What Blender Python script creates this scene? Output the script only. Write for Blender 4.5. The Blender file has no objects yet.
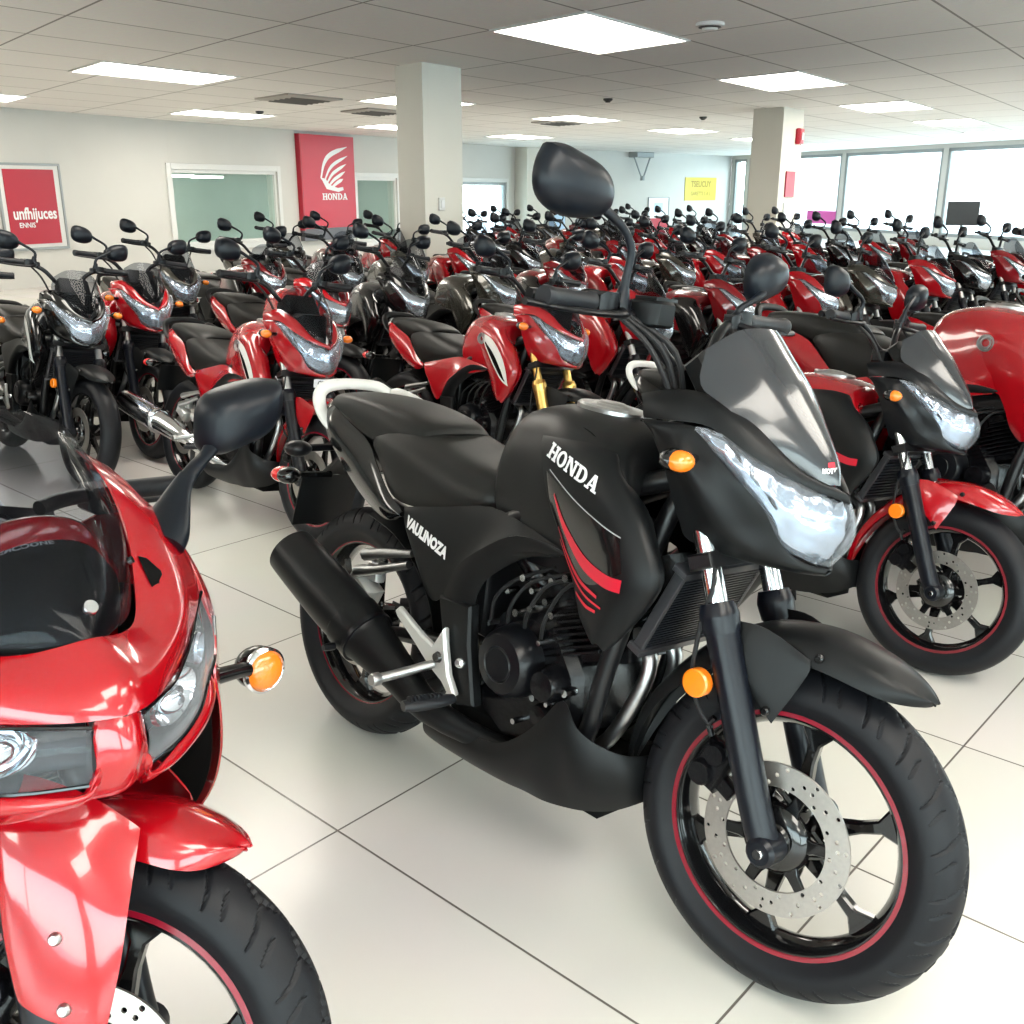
import bpy, bmesh, math, random
import numpy as np
from mathutils import Vector, Matrix
from mathutils.bvhtree import BVHTree
PI = math.pi
random.seed(7)
sc = bpy.context.scene
COL = sc.collection

# ------------------------------------------------------------------ camera
cam_d = bpy.data.cameras.new('camera'); cam = bpy.data.objects.new('camera', cam_d); COL.objects.link(cam)
cam.location = (0, 0, 1.40); cam.rotation_euler = (PI/2 - math.atan(0.322), 0, 0)
cam_d.sensor_width = 36; cam_d.lens = 36*1000/1024; cam_d.clip_start = .05; cam_d.clip_end = 300
sc.camera = cam
# ------------------------------------------------------------------ world, light, exposure
W = bpy.data.worlds.new('world'); sc.world = W; W.use_nodes = True
nt = W.node_tree; nt.nodes.clear()
wo = nt.nodes.new('ShaderNodeOutputWorld'); bg = nt.nodes.new('ShaderNodeBackground')
tc = nt.nodes.new('ShaderNodeTexCoord'); sp = nt.nodes.new('ShaderNodeSeparateXYZ'); cr = nt.nodes.new('ShaderNodeValToRGB')
nt.links.new(tc.outputs['Generated'], sp.inputs[0]); nt.links.new(sp.outputs['Z'], cr.inputs[0])
cr.color_ramp.elements[0].position = 0.0; cr.color_ramp.elements[0].color = (.98, .98, 1, 1)
cr.color_ramp.elements[1].position = .6; cr.color_ramp.elements[1].color = (.66, .80, 1, 1)
nt.links.new(cr.outputs[0], bg.inputs[0]); bg.inputs[1].default_value = 11.0
nt.links.new(bg.outputs[0], wo.inputs[0])
PANEL_POWER = 11.5
def sky_portal(name, loc, rotz, w, h):
    """marks a glazed wall as the place where the sky's light comes in; gives no light of its own"""
    d = bpy.data.lights.new(name, 'AREA'); d.shape = 'RECTANGLE'; d.size = w; d.size_y = h; d.cycles.is_portal = True
    o = bpy.data.objects.new(name, d); o.location = loc; o.rotation_euler = (PI/2, 0, rotz); COL.objects.link(o)
sky_portal('sky_portal', (15.30, 16.40, 1.3), math.atan2(-11.75, 4.2) + PI, 43, 2.4)
sky_portal('sky_portal', (4.3, -4.50, 1.3), PI, 25, 2.2)
sc.view_settings.view_transform = 'Standard'; sc.view_settings.look = 'None'
sc.view_settings.gamma = 1; sc.view_settings.use_curve_mapping = False
sc.view_settings.exposure = 0.12
sc.cycles.use_denoising = True
sc.cycles.max_bounces = 7; sc.cycles.diffuse_bounces = 3; sc.cycles.glossy_bounces = 3
sc.cycles.transparent_max_bounces = 10; sc.cycles.transmission_bounces = 4
sc.cycles.caustics_reflective = False; sc.cycles.caustics_refractive = False

# ------------------------------------------------------------------ materials
MT = {}
def mat(name, col=(.5,.5,.5), rough=.5, metal=0., coat=0., spec=.5, emit=None, estr=1., noise=None, bump=None, coat_rough=.03):
    m = bpy.data.materials.new(name); m.use_nodes = True; MT[name] = m
    n = m.node_tree.nodes; l = m.node_tree.links; b = n['Principled BSDF']
    b.inputs['Base Color'].default_value = (*col, 1); b.inputs['Roughness'].default_value = rough
    b.inputs['Metallic'].default_value = metal; b.inputs['Coat Weight'].default_value = coat
    b.inputs['Coat Roughness'].default_value = coat_rough; b.inputs['Specular IOR Level'].default_value = spec
    if emit: b.inputs['Emission Color'].default_value = (*emit, 1); b.inputs['Emission Strength'].default_value = estr
    t = n.new('ShaderNodeTexCoord')
    if noise:      # (scale, amount): small variation of the colour
        x = n.new('ShaderNodeTexNoise'); x.inputs['Scale'].default_value = noise[0]; x.inputs['Detail'].default_value = 4
        mx = n.new('ShaderNodeMixRGB'); mx.inputs[1].default_value = (*[c*(1-noise[1]) for c in col], 1)
        mx.inputs[2].default_value = (*[min(1, c*(1+noise[1])) for c in col], 1)
        l.new(t.outputs['Object'], x.inputs['Vector']); l.new(x.outputs['Fac'], mx.inputs[0]); l.new(mx.outputs[0], b.inputs['Base Color'])
    if bump:       # (scale, strength, distance)
        x = n.new('ShaderNodeTexNoise'); x.inputs['Scale'].default_value = bump[0]; x.inputs['Detail'].default_value = 3
        bp = n.new('ShaderNodeBump'); bp.inputs['Strength'].default_value = bump[1]; bp.inputs['Distance'].default_value = bump[2]
        l.new(t.outputs['Object'], x.inputs['Vector']); l.new(x.outputs['Fac'], bp.inputs['Height']); l.new(bp.outputs[0], b.inputs['Normal'])
    return m
def clear(name, col, alpha, rough=.02):
    """thin see-through plastic or glass: transparent body under a glossy skin"""
    m = bpy.data.materials.new(name); m.use_nodes = True; MT[name] = m
    n = m.node_tree.nodes; l = m.node_tree.links; n.clear()
    o = n.new('ShaderNodeOutputMaterial'); mx = n.new('ShaderNodeMixShader'); tr = n.new('ShaderNodeBsdfTransparent')
    gl = n.new('ShaderNodeBsdfPrincipled'); fr = n.new('ShaderNodeFresnel'); ad = n.new('ShaderNodeMath'); ad.operation = 'ADD'; ad.use_clamp = True
    gl.inputs['Base Color'].default_value = (*col, 1); gl.inputs['Roughness'].default_value = rough
    tr.inputs[0].default_value = (*[min(1, .55+.45*c/max(max(col), .01)) for c in col], 1) if max(col) > .02 else (.75, .77, .8, 1)
    fr.inputs[0].default_value = 1.45; ge = n.new('ShaderNodeNewGeometry'); mr = n.new('ShaderNodeMapRange'); mr.inputs['To Min'].default_value = 1.45; mr.inputs['To Max'].default_value = 1/1.45; l.new(ge.outputs['Backfacing'], mr.inputs['Value']); l.new(mr.outputs[0], fr.inputs[0]); ad.inputs[1].default_value = alpha
    l.new(fr.outputs[0], ad.inputs[0]); l.new(ad.outputs[0], mx.inputs[0]); l.new(tr.outputs[0], mx.inputs[1]); l.new(gl.outputs[0], mx.inputs[2]); l.new(mx.outputs[0], o.inputs[0])
    return m
mat('matte_black', (.0045,.005,.0055), .40, spec=.22, noise=(60,.08))
mat('satin_black', (.004,.0045,.006), .28, spec=.26)
mat('gloss_black', (.004,.004,.0045), .12, coat=.3)
mat('engine_black', (.0035,.0035,.0045), .24, spec=.3, bump=(90,.25,.002))
mat('frame_black', (.005,.005,.006), .32, spec=.35)
mat('void_black', (.002,.002,.002), .8, spec=.1)
mat('rubber', (.010,.010,.011), .55, spec=.3, bump=(400,.15,.0006))
mat('tyre', (.0065,.007,.009), .5, spec=.22, bump=(300,.2,.0006))
mat('grip_rubber', (.010,.011,.014), .45, spec=.35, bump=(500,.3,.0006))
mat('seat_vinyl', (.009,.009,.0085), .44, spec=.26, bump=(600,.25,.0006))
mat('mirror_black', (.004,.006,.010), .36, spec=.27)
mat('fork_black', (.0035,.0045,.008), .30, spec=.28)
mat('chrome', (.75,.76,.78), .10, metal=1.)
mat('steel', (.42,.42,.42), .32, metal=1., noise=(80,.15))
mat('disc_steel', (.42,.39,.36), .34, metal=.9, noise=(120,.12))
mat('silver_paint', (.62,.62,.60), .32, metal=.55)
mat('dark_alloy', (.10,.10,.11), .35, metal=.8)
mat('gold', (.80,.52,.16), .28, metal=.95)
mat('bronze', (.12,.11,.08), .22, metal=.5, coat=.6)
mat('red_paint', (.34,.0015,.006), .18, coat=.9, noise=(8,.05))
mat('deep_red_paint', (.20,.002,.006), .20, coat=.9, noise=(8,.08))
mat('red_stripe', (.20,.004,.016), .25, coat=.4)
mat('rim_red', (.16,.006,.014), .35, coat=.3)
mat('dark_metal_paint', (.055,.052,.042), .24, metal=.5, coat=.8, noise=(30,.2))
mat('grey_paint', (.035,.036,.040), .25, metal=.2, coat=.6)
mat('white_paint', (.72,.71,.68), .30, coat=.3)
mat('decal_white', (.78,.78,.78), .4)
mat('decal_dim', (.35,.35,.36), .4)
mat('decal_red', (.55,.01,.03), .35)
mat('decal_dark_red', (.20,.006,.012), .35)
mat('smoke_solid', (.022,.024,.028), .18, coat=.4)
clear('smoke_clear', (.012,.012,.014), .10)
clear('lens_clear', (.5,.52,.55), .02, .03)
clear('window_glass', (.30,.36,.34), .03, .02)
mat('reflector', (.40,.44,.50), .16, metal=.8, bump=(30,.5,.006))
mat('amber', (.85,.20,.01), .12, coat=.8, bump=(160,.5,.002))
mat('red_lens', (.60,.01,.01), .14, coat=.8, bump=(160,.4,.002))
mat('mirror_glass', (.8,.82,.85), .02, metal=1.)
mat('radiator_fin', (.018,.020,.026), .35, metal=.4)
mat('plate_white', (.75,.76,.80), .4)
mat('wall_paint', (.60,.59,.555), .75, noise=(2.0,.03), bump=(60,.08,.002))
mat('pillar_paint', (.70,.675,.60), .7, noise=(2.0,.03), bump=(60,.08,.002))
mat('trim_white', (.70,.70,.68), .45)
mat('trim_grey', (.30,.32,.32), .4, metal=.3)
mat('panel_light', (1,1,1), .5, emit=(1.0,.94,.84), estr=PANEL_POWER)
mat('vent_metal', (.34,.32,.29), .5, metal=.2)
mat('vent_dark', (.05,.05,.048), .6)
mat('poster_red', (.42,.010,.030), .4)
mat('poster_bright_red', (.50,.008,.030), .35)
mat('poster_white', (.78,.79,.80), .4)
mat('poster_yellow', (.60,.48,.05), .45)
mat('sign_grey', (.10,.10,.115), .45)
mat('ink', (.10,.10,.12), .5)
mat('ink_yellow', (.28,.18,.01), .5)
mat('pink_poster', (.75,.12,.45), .5)
mat('screen_black', (.03,.032,.035), .3)
mat('office_wall', (.66,.72,.69), .7, noise=(3,.05))
mat('office_dark', (.12,.14,.14), .6)
mat('pavement', (.62,.62,.60), .8, noise=(1.5,.08))
mat('facade_pale', (.66,.66,.64), .8, noise=(.6,.1))
mat('foliage', (.25,.36,.20), .8, noise=(3,.4))
# floor tiles
def floor_material():
    m = mat('floor_tile', (.62,.60,.55), .16, spec=.5)
    n = m.node_tree.nodes; l = m.node_tree.links; b = n['Principled BSDF']; t = n['Texture Coordinate']
    mp = n.new('ShaderNodeMapping'); mp.inputs['Rotation'].default_value = (0,0,math.radians(42)); mp.inputs['Location'].default_value = (1.61,-1.19,0)
    br = n.new('ShaderNodeTexBrick'); br.offset = 0; br.squash = 1
    br.inputs['Brick Width'].default_value = .94; br.inputs['Row Height'].default_value = .67; br.inputs['Scale'].default_value = 1
    br.inputs['Mortar Size'].default_value = .0030; br.inputs['Mortar Smooth'].default_value = .35; br.inputs['Bias'].default_value = -.4
    br.inputs['Color1'].default_value = (.66,.64,.60,1); br.inputs['Color2'].default_value = (.69,.675,.635,1); br.inputs['Mortar'].default_value = (.15,.135,.12,1)
    nz = n.new('ShaderNodeTexNoise'); nz.inputs['Scale'].default_value = 1.3; nz.inputs['Detail'].default_value = 5
    mx = n.new('ShaderNodeMixRGB'); mx.blend_type = 'MULTIPLY'; mx.inputs[0].default_value = .16
    bp = n.new('ShaderNodeBump'); bp.inputs['Distance'].default_value = .002; bp.inputs['Strength'].default_value = .7; bp.invert = True
    rg = n.new('ShaderNodeMapRange'); rg.inputs['To Min'].default_value = .17; rg.inputs['To Max'].default_value = .30
    l.new(t.outputs['Object'], mp.inputs[0]); l.new(mp.outputs[0], br.inputs['Vector']); l.new(t.outputs['Object'], nz.inputs['Vector'])
    l.new(br.outputs['Color'], mx.inputs[1]); l.new(nz.outputs['Color'], mx.inputs[2]); l.new(mx.outputs[0], b.inputs['Base Color'])
    l.new(br.outputs['Fac'], bp.inputs['Height']); l.new(bp.outputs[0], b.inputs['Normal'])
    l.new(nz.outputs['Fac'], rg.inputs['Value']); l.new(rg.outputs[0], b.inputs['Roughness'])
floor_material()
def ceiling_material():
    m = mat('ceiling_tile', (.60,.59,.56), .85)
    n = m.node_tree.nodes; l = m.node_tree.links; b = n['Principled BSDF']
    uv = n.new('ShaderNodeUVMap'); uv.uv_map = 'UVMap'
    br = n.new('ShaderNodeTexBrick'); br.offset = 0; br.squash = 1
    br.inputs['Brick Width'].default_value = 1.38; br.inputs['Row Height'].default_value = 1.04; br.inputs['Scale'].default_value = 1
    br.inputs['Mortar Size'].default_value = .011; br.inputs['Mortar Smooth'].default_value = .1; br.inputs['Bias'].default_value = -.2
    br.inputs['Color1'].default_value = (.84,.83,.80,1); br.inputs['Color2'].default_value = (.88,.87,.84,1); br.inputs['Mortar'].default_value = (.30,.29,.27,1)
    t = n['Texture Coordinate']; nz = n.new('ShaderNodeTexNoise'); nz.inputs['Scale'].default_value = 25; nz.inputs['Detail'].default_value = 6
    mx = n.new('ShaderNodeMixRGB'); mx.blend_type = 'MULTIPLY'; mx.inputs[0].default_value = .12
    l.new(uv.outputs[0], br.inputs['Vector']); l.new(t.outputs['Object'], nz.inputs['Vector'])
    l.new(br.outputs['Color'], mx.inputs[1]); l.new(nz.outputs['Color'], mx.inputs[2]); l.new(mx.outputs[0], b.inputs['Base Color'])
ceiling_material()

# ------------------------------------------------------------------ mesh helpers
class M:
    def __init__(s): s.v = []; s.f = []; s.m = []; s.uv = {}
    def add(s, v, f, mi=0, uv=None):
        o = len(s.v); s.v += [tuple(float(c) for c in p) for p in v]; s.f += [tuple(i+o for i in q) for q in f]; s.m += [mi]*len(f)
        if uv is not None:
            for i, t in enumerate(uv): s.uv[o+i] = t
        return s
    def join(s, o, mi=None):
        k = len(s.v); s.v += o.v; s.f += [tuple(i+k for i in q) for q in o.f]; s.m += (o.m if mi is None else [mi]*len(o.m))
        for a, b in o.uv.items(): s.uv[a+k] = b
        return s
    def mirror(s):
        r = M(); r.v = [(x, -y, z) for x, y, z in s.v]; r.f = [tuple(reversed(q)) for q in s.f]; r.m = list(s.m); r.uv = dict(s.uv); return r
    def move(s, d):
        s.v = [(x+d[0], y+d[1], z+d[2]) for x, y, z in s.v]; return s
    def xf(s, mx):
        s.v = [tuple(mx @ Vector(p)) for p in s.v]; return s
    def copy(s):
        r = M(); r.v = list(s.v); r.f = list(s.f); r.m = list(s.m); r.uv = dict(s.uv); return r
def ob(name, m, mats, parent=None, ang=38, **props):
    me = bpy.data.meshes.new(name); me.from_pydata(m.v, [], m.f)
    if isinstance(mats, (str, bpy.types.Material)): mats = [mats]
    for k in mats: me.materials.append(MT[k] if isinstance(k, str) else k)
    me.polygons.foreach_set('material_index', m.m); me.polygons.foreach_set('use_smooth', [True]*len(m.f))
    if m.uv:
        u = me.uv_layers.new(name='UVMap'); li = np.empty(len(me.loops), dtype=np.int32); me.loops.foreach_get('vertex_index', li)
        arr = np.zeros((len(m.v), 2)); 
        for a, b in m.uv.items(): arr[a] = b
        u.data.foreach_set('uv', arr[li].ravel())
    bm = bmesh.new(); bm.from_mesh(me); bmesh.ops.recalc_face_normals(bm, faces=bm.faces); bm.to_mesh(me); bm.free()
    me.update(); me.set_sharp_from_angle(angle=math.radians(ang))
    o = bpy.data.objects.new(name, me); COL.objects.link(o)
    if parent: o.parent = parent
    for k, v in props.items(): o[k] = v
    return o
def empty(name, loc=(0,0,0), rot=(0,0,0), **props):
    o = bpy.data.objects.new(name, None); o.empty_display_size = .2; o.location = loc; o.rotation_euler = rot; COL.objects.link(o)
    for k, v in props.items(): o[k] = v
    return o
def cr1(P, n, axis=0):
    """Catmull-Rom upsampling of a point array along one axis"""
    P = np.moveaxis(np.asarray(P, float), axis, 0); k = len(P)
    if n <= 1 or k < 2: return np.moveaxis(P, 0, axis)
    E = np.concatenate([[2*P[0]-P[1]], P, [2*P[-1]-P[-2]]]); out = []
    for i in range(k-1):
        a, b, c, d = E[i:i+4]
        for j in range(n):
            t = j/n; out.append(.5*((2*b)+(c-a)*t+(2*a-5*b+4*c-d)*t*t+(3*b-a-3*c+d)*t**3))
    out.append(P[-1]); return np.moveaxis(np.array(out), 0, axis)
Q = 3      # surface resolution, lowered for the copies far back
def patch(grid, th=.004, out=None, nu=None, nv=None, mi=0, roll=.4):
    """smooth shell through a grid of points, with thickness and softened rim; `out` = a point on the inner side"""
    G = np.asarray(grid, float); nu = nu or Q; nv = nv or Q
    P = cr1(cr1(G, nu, 0), nv, 1); R, C = P.shape[:2]
    du = np.gradient(P, axis=0); dv = np.gradient(P, axis=1); N = np.cross(du, dv)
    L = np.linalg.norm(N, axis=2, keepdims=True); bad = L[..., 0] < 1e-12; N = N/np.maximum(L, 1e-12)
    if bad.any(): N[bad] = N[~bad].mean(axis=0)/np.linalg.norm(N[~bad].mean(axis=0))
    ref = np.array(out if out is not None else (P[..., 0].mean(), 0, P[..., 2].mean()))
    flip = (N*(P-ref)).sum(axis=2).mean() < 0
    if flip: N = -N
    F = P.copy()
    if roll:
        for sl in ((0,), (R-1,)): F[sl[0]] -= N[sl[0]]*th*roll
        F[:, 0] -= N[:, 0]*th*roll; F[:, -1] -= N[:, -1]*th*roll
    B = P-N*th; v = list(F.reshape(-1, 3))+list(B.reshape(-1, 3)); o = R*C; f = []
    idx = lambda i, j: i*C+j
    for i in range(R-1):
        for j in range(C-1):
            q = (idx(i, j), idx(i+1, j), idx(i+1, j+1), idx(i, j+1)); b = tuple(x+o for x in reversed(q))
            f += [q, b] if not flip else [tuple(reversed(q)), tuple(reversed(b))]
    ring = [idx(i, 0) for i in range(R)]+[idx(R-1, j) for j in range(1, C)]+[idx(i, C-1) for i in range(R-2, -1, -1)]+[idx(0, j) for j in range(C-2, 0, -1)]
    for a, b in zip(ring, ring[1:]+ring[:1]):
        f.append((b, a, a+o, b+o) if not flip else (a, b, b+o, a+o))
    return M().add(v, f, mi)
def symrows(rows):
    """rows of points from the centre line (y=0) out to y>0, completed by their mirror image"""
    return [[(x, -y, z) for x, y, z in reversed(r[1:])]+list(r) for r in rows]
def midrow(a, b, bulge=(0,0,0), k=1):
    """a grid of k inner rows between curves a and b, bulged outwards"""
    a = np.array(a, float); b = np.array(b, float); g = [a]
    for i in range(1, k+1):
        t = i/(k+1); g.append(a*(1-t)+b*t+np.array(bulge)*math.sin(PI*t))
    return np.array(g+[b])
def tube(pts, r=.01, n=10, s=4, cap=True, mi=0, sq=1.):
    P = cr1(np.array(pts, float), s if len(pts) > 2 else 1); k = len(P)
    if np.isscalar(r): R = np.full(k, r)
    else: R = cr1(np.array(r, float)[:, None], s if len(pts) > 2 else 1)[:, 0]
    T = np.gradient(P, axis=0); T /= np.maximum(np.linalg.norm(T, axis=1, keepdims=True), 1e-9)
    up = np.array([0, 0, 1.]) if abs(T[0][2]) < .9 else np.array([1., 0, 0]); u = np.cross(T[0], up); u /= np.linalg.norm(u)
    v = []; f = []
    for i in range(k):
        u = u-T[i]*(u@T[i]); u /= np.linalg.norm(u); w = np.cross(T[i], u)
        for j in range(n):
            a = 2*PI*j/n; v.append(P[i]+R[i]*(math.cos(a)*u+math.sin(a)*w*sq))
    for i in range(k-1):
        for j in range(n):
            a = i*n+j; b = i*n+(j+1) % n; f.append((a, b, b+n, a+n))
    if cap: f.append(tuple(reversed(range(n)))); f.append(tuple((k-1)*n+j for j in range(n)))
    return M().add(v, f, mi)
def lathe(prof, n=32, c=(0,0,0), mi=0, closed=False, axis='y'):
    """profile of (radius, height along the axis)"""
    v = []; f = []; k = len(prof)
    for i in range(n):
        a = 2*PI*i/n; ca, sa = math.cos(a), math.sin(a)
        for r, h in prof:
            if axis == 'y': p = (r*ca, h, r*sa)
            elif axis == 'z': p = (r*sa, r*ca, h)
            else: p = (h, r*ca, r*sa)
            v.append((p[0]+c[0], p[1]+c[1], p[2]+c[2]))
    kk = k if closed else k-1
    for i in range(n):
        i2 = (i+1) % n
        for j in range(kk):
            j2 = (j+1) % k; f.append((i*k+j, i2*k+j, i2*k+j2, i*k+j2))
    return M().add(v, f, mi)
def prism(poly, y0, y1, bev=.002, mi=0, axis='y'):
    """extruded outline in the x-z plane with softened edges"""
    P = np.array(poly, float); n = len(P); area = sum(P[i][0]*P[(i+1) % n][1]-P[(i+1) % n][0]*P[i][1] for i in range(n))
    if area < 0: P = P[::-1]
    e = np.roll(P, -1, 0)-P; e /= np.maximum(np.linalg.norm(e, axis=1, keepdims=True), 1e-9); nn = np.stack([-e[:, 1], e[:, 0]], 1)
    off = nn+np.roll(nn, 1, 0); off /= np.maximum(np.linalg.norm(off, axis=1, keepdims=True), .35)
    I = P+off*bev; ya, yb = min(y0, y1), max(y0, y1); bev = min(bev, (yb-ya)*.4)
    rings = [(I, ya), (P, ya+bev), (P, yb-bev), (I, yb)]; v = []
    for A, y in rings:
        for a, b in A: v.append((a, y, b) if axis == 'y' else ((y, a, b) if axis == 'x' else (a, b, y)))
    f = []
    for k in range(3):
        for i in range(n):
            j = (i+1) % n; f.append((k*n+i, k*n+j, (k+1)*n+j, (k+1)*n+i))
    f.append(tuple(reversed(range(n)))); f.append(tuple(3*n+i for i in range(n)))
    return M().add(v, f, mi)
def box(c, s, bev=.003, mi=0, rot=None):
    x, y, z = [a/2 for a in s]; bev = min(bev, min(x, z)*.5)
    m = prism([(-x, -z), (x, -z), (x, z), (-x, z)], -y, y, bev, mi)
    if rot: m.xf(Matrix.Rotation(rot[1], 4, rot[0]))
    return m.move(c)
def ball(c, r, n=14, sx=1, sy=1, sz=1, mi=0):
    pr = [(r*math.sin(PI*i/(n//2)), -r*math.cos(PI*i/(n//2))) for i in range(n//2+1)]
    m = lathe(pr, n, mi=mi); m.v = [(x*sx+c[0], y*sy+c[1], z*sz+c[2]) for x, y, z in m.v]; return m
def bvh_of(*ms):
    v = []; f = []
    for m in ms: o = len(v); v += [Vector(p) for p in m.v]; f += [tuple(i+o for i in q) for q in m.f]
    return BVHTree.FromPolygons(v, f)
def snap(bv, P, off=.0012, dy=0):
    """lay points onto a surface, coming from the side dy=+-1, or on the nearest point"""
    o = []
    for p in P:
        p = Vector(p)
        if dy:
            h = bv.ray_cast(Vector((p[0], dy*1.0, p[2])), Vector((0, -dy, 0)))
            if h[0] is not None: o.append(tuple(h[0]+Vector((0, dy*off, 0)))); continue
        h = bv.find_nearest(p)
        q = h[0]; nrm = (p-q).normalized() if (p-q).length > 1e-5 else h[1]
        if nrm.dot(h[1]) < 0: nrm = h[1]
        o.append(tuple(q+h[1]*off))
    return o
def decal_strip(bv, a, b, dy, n=6, off=.0012, mi=0, k=4):
    """a strip between two polylines given in x-z, laid on a body side"""
    A = cr1(np.array([(x, 0, z) for x, z in a], float), n); B = cr1(np.array([(x, 0, z) for x, z in b], float), n); v = []; f = []
    for p, q in zip(A, B):
        for j in range(k+1): v.append(p+(q-p)*j/k)
    v = snap(bv, v, off, dy)
    for i in range(len(A)-1):
        for j in range(k):
            q = (i*(k+1)+j, (i+1)*(k+1)+j, (i+1)*(k+1)+j+1, i*(k+1)+j+1); f.append(q)
    return M().add(v, f, mi)
def text2d(s, size=1., bold=0., shear=0., sx=1.):
    cu = bpy.data.curves.new('t', 'FONT'); cu.body = s; cu.size = size; cu.offset = bold; cu.shear = shear; cu.align_x = 'CENTER'; cu.align_y = 'CENTER'
    cu.resolution_u = 3
    o = bpy.data.objects.new('t', cu); COL.objects.link(o); bpy.context.view_layer.update()
    me = bpy.data.meshes.new_from_object(o.evaluated_get(bpy.context.evaluated_depsgraph_get()))
    v = [(p.co.x*sx, p.co.y) for p in me.vertices]; f = [tuple(p.vertices) for p in me.polygons]
    bpy.data.objects.remove(o); bpy.data.curves.remove(cu); bpy.data.meshes.remove(me)
    return v, f
def slab_word(word):
    """heavy slab-serif capitals from bars and bowls; returns 2D quads, height 1"""
    v = []; f = []
    def quad(*p): o = len(v); v.extend(p); f.append((o, o+1, o+2, o+3))
    def rect(x0, y0, x1, y1): quad((x0, y0), (x1, y0), (x1, y1), (x0, y1))
    def arc(cx, cy, rx, ry, tx, ty, a0, a1, n=14):
        for i in range(n):
            a = a0+(a1-a0)*i/n; b = a0+(a1-a0)*(i+1)/n
            quad((cx+(rx-tx)*math.cos(a), cy+(ry-ty)*math.sin(a)), (cx+rx*math.cos(a), cy+ry*math.sin(a)), (cx+rx*math.cos(b), cy+ry*math.sin(b)), (cx+(rx-tx)*math.cos(b), cy+(ry-ty)*math.sin(b)))
    x = 0
    for c in word:
        if c == 'H':
            for k in (.08, .60): rect(x+k, 0, x+k+.24, 1); rect(x+k-.08, 0, x+k+.32, .15); rect(x+k-.08, .85, x+k+.32, 1)
            rect(x+.3, .42, x+.62, .58); w = .95
        elif c == 'O': arc(x+.42, .5, .42, .52, .23, .16, 0, 2*PI, 22); w = .86
        elif c == 'N':
            rect(x+.08, 0, x+.26, 1); rect(x, 0, x+.34, .14); rect(x, .86, x+.30, 1); rect(x+.70, 0, x+.88, 1); rect(x+.60, .86, x+.98, 1)
            quad((x+.10, 1), (x+.66, 0), (x+.88, 0), (x+.36, 1)); w = 1.02
        elif c == 'D':
            rect(x+.08, 0, x+.32, 1); rect(x, 0, x+.42, .15); rect(x, .85, x+.42, 1); arc(x+.40, .5, .48, .5, .25, .15, -PI/2, PI/2); w = .92
        elif c == 'A':
            quad((x+.10, 0), (x+.26, 0), (x+.52, 1), (x+.38, 1)); quad((x+.62, 0), (x+.88, 0), (x+.62, 1), (x+.38, 1)); rect(x+.24, .25, x+.70, .39)
            rect(x, 0, x+.36, .14); rect(x+.54, 0, x+.98, .14); w = 1.0
        x += w
    return [((a-x/2)/1., b-.5) for a, b in v], f, x
# ------------------------------------------------------------------ wheels
def tyre_mesh(R, hw, rr, n, groove=False):
    """R outer radius, hw half width, rr bead radius"""
    nv = 41 if groove else (15 if n > 40 else 9); v = []; f = []
    half = np.array([(R,0),(R-.005,.36*hw),(R-.016,.68*hw),(R-.032,.92*hw),(R-.048,1.0*hw),(R-.062,.965*hw),(rr+.008,.046/.056*hw*.92),(rr-.004,.036)])
    hp = cr1(half, max(1, (nv-1)//10)); hp = list(hp); full = [(r,-y) for r,y in reversed(hp[1:])]+hp; nn = len(hp)-1
    pr = [(r, y, (i-nn)/nn) for i, (r, y) in enumerate(full)]
    for i in range(n):
        a = 2*PI*i/n; u = i/n
        for r, y, t in pr:
            d = 0
            if groove:
                s = 1 if t > 0 else -1; w = abs(t)
                if .06 < w < .50:
                    k = (u*22+.5*(s > 0)+1.5*(w-.06)-1.2*(w-.06)**2) % 1; d = max(0, 1-abs(k-.5)/.030)*min(1, (w-.06)/.05, (.50-w)/.05)
                    k2 = (u*22+.5*(s > 0)+.30+1.1*w) % 1
                    if .24 < w < .46: d = max(d, .9*max(0, 1-abs(k2-.5)/.024))
                if w < .13:
                    k3 = (abs(((u*22) % 1)-.5)-.25)*.30; d = max(d, max(0, 1-abs(t-k3)/.028)*(1 if (u*22) % 1 < .86 else 0))
                d = min(1, d*1.7)
            rr_ = r-.0060*d
            v.append((rr_*math.cos(a), y, rr_*math.sin(a)))
    k = len(pr)
    for i in range(n):
        i2 = (i+1) % n
        for j in range(k): j2 = (j+1) % k; f.append((i*k+j, i2*k+j, i2*k+j2, i*k+j2))
    return M().add(v, f)
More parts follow.
